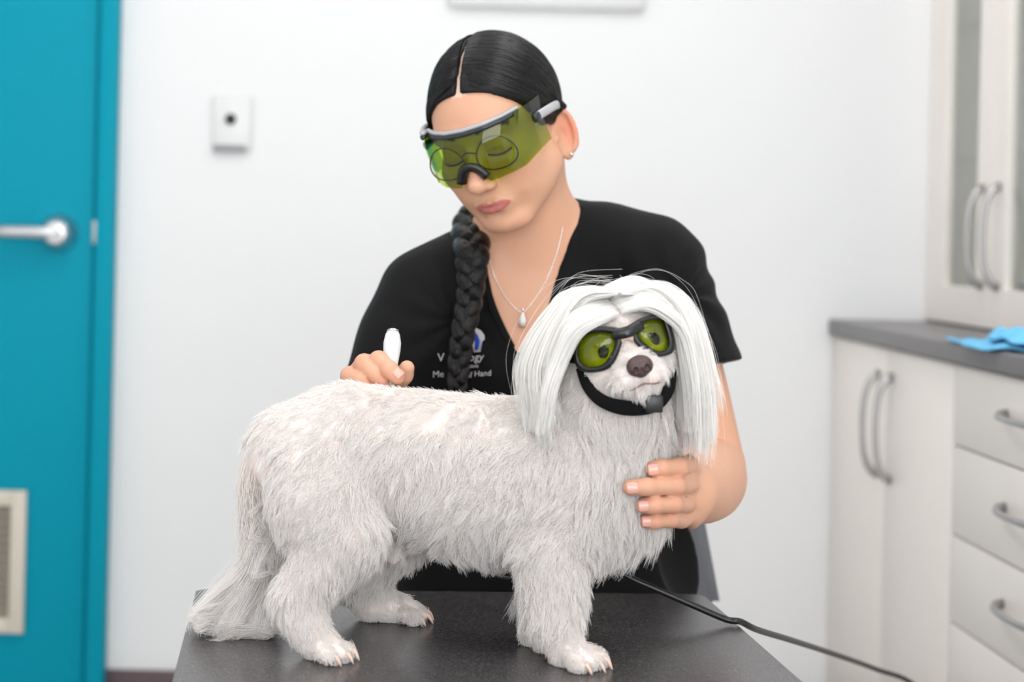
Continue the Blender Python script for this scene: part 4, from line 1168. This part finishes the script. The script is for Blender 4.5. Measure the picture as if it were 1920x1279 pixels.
for li in (0, 1):
    a, b = loop(IN[li]), loop(OUT[li]); n = len(a); V = []
    for P, dz in ((a, .0005), (a * .7 + b * .3, .0028), (a * .3 + b * .7, .0028), (b, .0005), (b, -.0120), (a, -.0090)):
        V += [dgp(x, y, dz) for x, y in P]
    Fc = [(r * n + j, r * n + (j + 1) % n, ((r + 1) % 6) * n + (j + 1) % n, ((r + 1) % 6) * n + j) for r in range(6) for j in range(n)]
    me_ = mesh_obj('frame' if li == 0 else 'frame_half', V, Fc, M['black_plastic'], dg)
    c_ = a.mean(0); V = []
    for f in (0, .35, .7, 1.0): V += [dgp(*(c_ + (p - c_) * f * 1.02), dz=-.0012 + .0025 * (1 - f * f)) for p in a]
    Fc = [(r * n + j, r * n + (j + 1) % n, (r + 1) * n + (j + 1) % n, (r + 1) * n + j) for r in range(3) for j in range(n)]
    o = mesh_obj('lens', V, Fc, M['green_lens2'], dg)
    md = o.modifiers.new('thickness', 'SOLIDIFY'); md.thickness = .0012
P = spline([dgp(1150, 628, .000), dgp(1162, 626, .002), dgp(1176, 623, .003), dgp(1188, 617, .002), dgp(1202, 608, .0)], 20)
tube('bridge', P, .0050, M['black_plastic'], dg, 12, flat=(1.15, .7), nref=DH[:, 1])
box_c = dgp(1175, 624, .0045)
lathe('bridge_pin', [(.0030, 0), (.0030, .0012), (.0022, .002), (0, .0021)], M['goggle_dark'], dg, box_c, tuple(DH[:, 2]), 16)
tube('nose_pad', spline([dgp(1160, 645, -.004), dgp(1168, 634, -.0005), dgp(1179, 631, .0), dgp(1189, 636, -.004)], 14), .0034, mat('clear_pad', srgb(214, 190, 172), .3, noise=(30, .04)), dg, 10)
sw = [(1086, 690, 1.672), (1100, 722, 1.664), (1122, 747, 1.656), (1152, 761, 1.650), (1190, 766, 1.647), (1226, 760, 1.650), (1248, 738, 1.655), (1258, 705, 1.664), (1258, 672, 1.675)]
P = spline([W(*a) for a in sw], 70); wd = np.interp(np.arange(70), [0, 10, 30, 55, 69], [.0035, .0055, .0078, .0070, .0040])
st = tube('chin_strap', P, wd, M['cloth2'], dg, 12, flat=(.28, 1.0), nref=(0, -1, -.25))
cb = W(1226, 757, 1.643)
bk = box('buckle', cb - np.array([.0085, .004, .0085]), cb + np.array([.0085, .004, .0085]), M['black_plastic'], dg, bev=.002)
for s_ in (-1, 1):
    Pq = spline([HC + DH @ np.array([s_ * .0530, .004, .028]), HC + DH @ np.array([s_ * .0560, .006, .014]), HC + DH @ np.array([s_ * .055, .010, -.010]), HC + DH @ np.array([s_ * .040, .012, -.045])], 24)
    tube('side_strap', Pq, .0050, M['cloth2'], dg, 10, flat=(.3, 1.0), nref=tuple(DH[:, 0] * s_))

# ------------------------------------------------------------------ laser probe and its cable
pa, pb_ = W(731, 724, 1.802), W(737, 617, 1.824)
ax = nrm(pb_ - pa); Lp = np.linalg.norm(pb_ - pa)
lp = empty('laser_probe', pa, 'white pen-shaped therapy laser probe held over the dog\'s back', 'laser probe')
lathe('probe_body', [(.0062, .006), (.0066, .012), (.0070, Lp * .35), (.0092, Lp * .62), (.0094, Lp * .76), (.0078, Lp * .90), (.0052, Lp * .975), (.0030, Lp)], M['white_plastic'], lp, pa, tuple(ax), 28)
lathe('probe_tip', [(.0040, 0), (.0052, .002), (.0058, .006), (.0058, .008)], M['steel'], lp, pa, tuple(ax), 24)
lathe('end_ring', [(.0062, 0), (.0068, .0012), (.0060, .003)], M['steel'], lp, pa + ax * Lp * .935, tuple(ax), 24)
cpts = [W(735, 716, 1.812), W(745, 738, 1.846), W(775, 800, 1.905), W(800, 940, 1.935), W(830, 1040, 1.945), W(895, 1071, 1.935), W(970, 1087, 1.92), W(1050, 1076, 1.905), W(1130, 1064, 1.890), W(1200, 1092, 1.880), W(1290, 1131, 1.875), W(1360, 1161, 1.873)]
e0 = W(1388, 1173, 1.873); e0[2] = TZ + .0042
cpts += [e0, W(1420, 1181, 1.90), W(1485, 1201, 2.04), W(1565, 1227, 2.25), W(1640, 1254, 2.42), W(1720, 1290, 2.52), W(1790, 1400, 2.55)]
last = cpts[-1].copy(); cpts += [last + np.array([.02, .02, -.25]), np.array([last[0] + .06, last[1] + .05, .006]), np.array([last[0] + .02, last[1] - .35, .006])]
cable = tube('probe_cable', spline(cpts, 260), .0036, M['black_plastic'], None, 10)
props(cable, 'black cable running from the laser probe over the table edge', 'cable')

# ------------------------------------------------------------------ chair behind the woman
M['chair'] = mat('dark_grey_upholstery', srgb(108, 110, 114), .85, noise=(60, .12), bump=(700, .3, .0006))
ch = empty('chair', (SEATX, 2.25, 0), 'dark grey office chair behind the seated person', 'chair')
def slab(name, poly, y0, y1, m_, parent, bev=.015):
    bm = bmesh.new(); f_ = [bm.verts.new((x, y0, z)) for x, z in poly]; b_ = [bm.verts.new((x, y1, z)) for x, z in poly]
    bm.faces.new(f_); bm.faces.new(b_[::-1])
    for i in range(len(poly)): j = (i + 1) % len(poly); bm.faces.new((f_[j], f_[i], b_[i], b_[j]))
    bmesh.ops.recalc_face_normals(bm, faces=bm.faces)
    bmesh.ops.bevel(bm, geom=list(bm.edges), offset=bev, segments=3, affect='EDGES')
    return bm_obj(name, bm, m_, parent, smooth=True, auto=50)
bw = W(1352, 1140, 2.36)[0] - SEATX; tw = W(1322, 985, 2.36)[0] - SEATX; zb_, zt_ = W(1352, 1146, 2.36)[2], W(1322, 985, 2.36)[2]
slope = (bw - tw) / (zt_ - zb_); ztop = zt_ + .12
slab('backrest', [(SEATX - bw, zb_), (SEATX + bw, zb_), (SEATX + bw - slope * (ztop - zb_), ztop), (SEATX - bw + slope * (ztop - zb_), ztop)], 2.34, 2.385, M['chair'], ch)
box('seat', (SEATX - .23, 1.98, .395), (SEATX + .23, 2.40, .460), M['chair'], ch, bev=.03, seg=3)
tube('back_bracket', spline([(SEATX, 2.25, .40), (SEATX, 2.39, .395), (SEATX, 2.415, .45), (SEATX, 2.39, zb_ + .06)], 20), .014, M['black_plastic'], ch, 10)
lathe('gas_column', [(.028, .08), (.028, .25), (.016, .255), (.016, .405)], M['black_plastic'], ch, (SEATX, 2.2, 0), nseg=20)
for i in range(5):
    a = 2 * math.pi * i / 5 + .3; e_ = (SEATX + .25 * math.cos(a), 2.2 + .25 * math.sin(a), .065)
    lg = tube('base_leg', [(SEATX, 2.2, .10), e_], [.02, .014], M['black_plastic'], ch, 8)
    lathe('castor', [(.022, -.010), (.026, -.006), (.026, .006), (.022, .010)], M['black_plastic'], lg, (e_[0], e_[1], .0265), (-math.sin(a), math.cos(a), 0), 18)

# ------------------------------------------------------------------ blue cloth on the worktop
M['blue'] = mat('sky_blue_cloth', srgb(112, 196, 240), .7, noise=(30, .06), bump=(500, .2, .0006))
bl = empty('blue_cloth', (1.05, 2.9, .93), 'crumpled sky-blue cloth lying on the grey worktop', 'cloth')
def sheet(name, c, sx, sy, ang, z0, amp, seed, edge):
    n = 44; V = []; r = np.random.default_rng(seed)
    g = np.stack(np.meshgrid(np.linspace(-1, 1, n), np.linspace(-1, 1, n), indexing='ij'), -1).reshape(-1, 2)
    wob = 1 + edge * np.sin(g[:, ::-1] * np.array([5.1, 6.3]) + seed)
    xy = g * wob * np.array([sx, sy]); ca, sa = math.cos(ang), math.sin(ang)
    X = c[0] + xy[:, 0] * ca - xy[:, 1] * sa; Yy = c[1] + xy[:, 0] * sa + xy[:, 1] * ca
    nz = vnoise(np.c_[X, Yy, np.full(len(X), seed)], 34, seed)[:, 0]
    edgef = np.clip(1 - np.max(np.abs(g), 1) ** 6, 0, 1)
    Z = z0 + np.abs(nz) * amp * (.3 + .7 * edgef)
    V = np.c_[X, Yy, Z]; Fc = [(i * n + j, (i + 1) * n + j, (i + 1) * n + j + 1, i * n + j + 1) for i in range(n - 1) for j in range(n - 1)]
    o = mesh_obj(name, V, Fc, M['blue'], bl); md = o.modifiers.new('thickness', 'SOLIDIFY'); md.thickness = .003; md.offset = 1
    return o
p0 = W(1850, 640, 2.86)
sheet('cloth_layer', (1.020, 2.77), .092, .13, -.15, .9312, .010, 3, .05)
sheet('upper_fold', (1.040, 2.72), .070, .10, -.1, .9425, .016, 6, .10)

# ------------------------------------------------------------------ embroidery on the scrub top
M['thread'] = mat('white_thread', srgb(196, 190, 192), .8, noise=(400, .1), bump=(1500, .4, .0004))
M['thread_blue'] = mat('blue_thread', srgb(18, 70, 170), .8, noise=(400, .12), bump=(1500, .4, .0004))
M['thread_pale'] = mat('pale_blue_thread', srgb(150, 165, 205), .8, noise=(400, .1), bump=(1500, .4, .0004))
lg_ = empty('embroidered_logo', hit(CV, 890, 665, .002), 'white and blue embroidered logo on the scrub top behind the braid', 'logo')
def cloth_pt(px, py, off=.0016): return hit(CV, px, py, off, 1.9, 2.25)
def emb_poly(name, pts, m_, off):
    c_ = np.mean(pts, 0); n = len(pts); P = [cloth_pt(*c_, off)] + [cloth_pt(*(c_ + (np.array(p) - c_) * .5), off) for p in pts] + [cloth_pt(*p, off) for p in pts]
    Fc = [(0, 1 + (j + 1) % n, 1 + j) for j in range(n)] + [(1 + j, 1 + (j + 1) % n, 1 + n + (j + 1) % n, 1 + n + j) for j in range(n)]
    o = mesh_obj(name, P, Fc, m_, lg_); md = o.modifiers.new('thickness', 'SOLIDIFY'); md.thickness = .0008; md.offset = 0
emb_poly('emblem_edge', [(884, 616), (893, 615), (902, 620), (908, 628), (909, 636), (904, 641), (902, 651), (901, 660), (888, 661), (886, 650), (883, 636), (880, 628)], M['thread'], .0014)
emb_poly('emblem_band', [(884, 621), (890, 622), (896, 629), (899, 638), (898, 648), (896, 656), (890, 656), (891, 645), (890, 636), (886, 628)], M['thread_blue'], .0022)
emb_poly('emblem_stripe', [(900, 636), (903, 638), (901, 656), (897, 657), (899, 646)], M['thread_pale'], .0022)
def emb_text(body_, px, py, size, shear=.0):
    cu = bpy.data.curves.new('lettering', 'FONT'); cu.body = body_; cu.size = 1.0; cu.shear = shear
    to = bpy.data.objects.new('lettering_source', cu); C.objects.link(to)
    dgph = bpy.context.evaluated_depsgraph_get(); me = to.evaluated_get(dgph).to_mesh()
    vs = np.array([v_.co[:] for v_ in me.vertices]); fs = [tuple(p.vertices) for p in me.polygons]
    to.evaluated_get(dgph).to_mesh_clear(); bpy.data.objects.remove(to); bpy.data.curves.remove(cu)
    V = [cloth_pt(px + a * size, py - b * size + a * size * -.06, .0018) for a, b, _ in vs]
    o = mesh_obj('lettering', V, fs, M['thread'], lg_, smooth=False)
    md = o.modifiers.new('thickness', 'SOLIDIFY'); md.thickness = .0007; md.offset = 0
emb_text('V', 820, 678, 22); emb_text('ogy', 878, 677, 20, .15); emb_text('clinic', 879, 690, 9)
emb_text('Me', 811, 708, 17); emb_text('of', 873, 709, 15); emb_text('Hand', 889, 706, 15)

# ------------------------------------------------------------------ hair of the dog, last because hands and goggles press on it
S, PT = dog_coat()
HS, ST = head_hair()
AV = [HANDL, HANDR, NV]
hair_obj('coat', tidy(S, AV), .00022, .00005, M['fur'], dog)
hair_obj('tail_plume', tidy(PT), .00022, .00007, M['fur'], dog)
hair_obj('head_hair', tidy(HS), .00024, .00008, M['fur_head'], dog)
hair_obj('stray_hair', tidy(ST), .00009, .00005, M['fur_head'], dog)
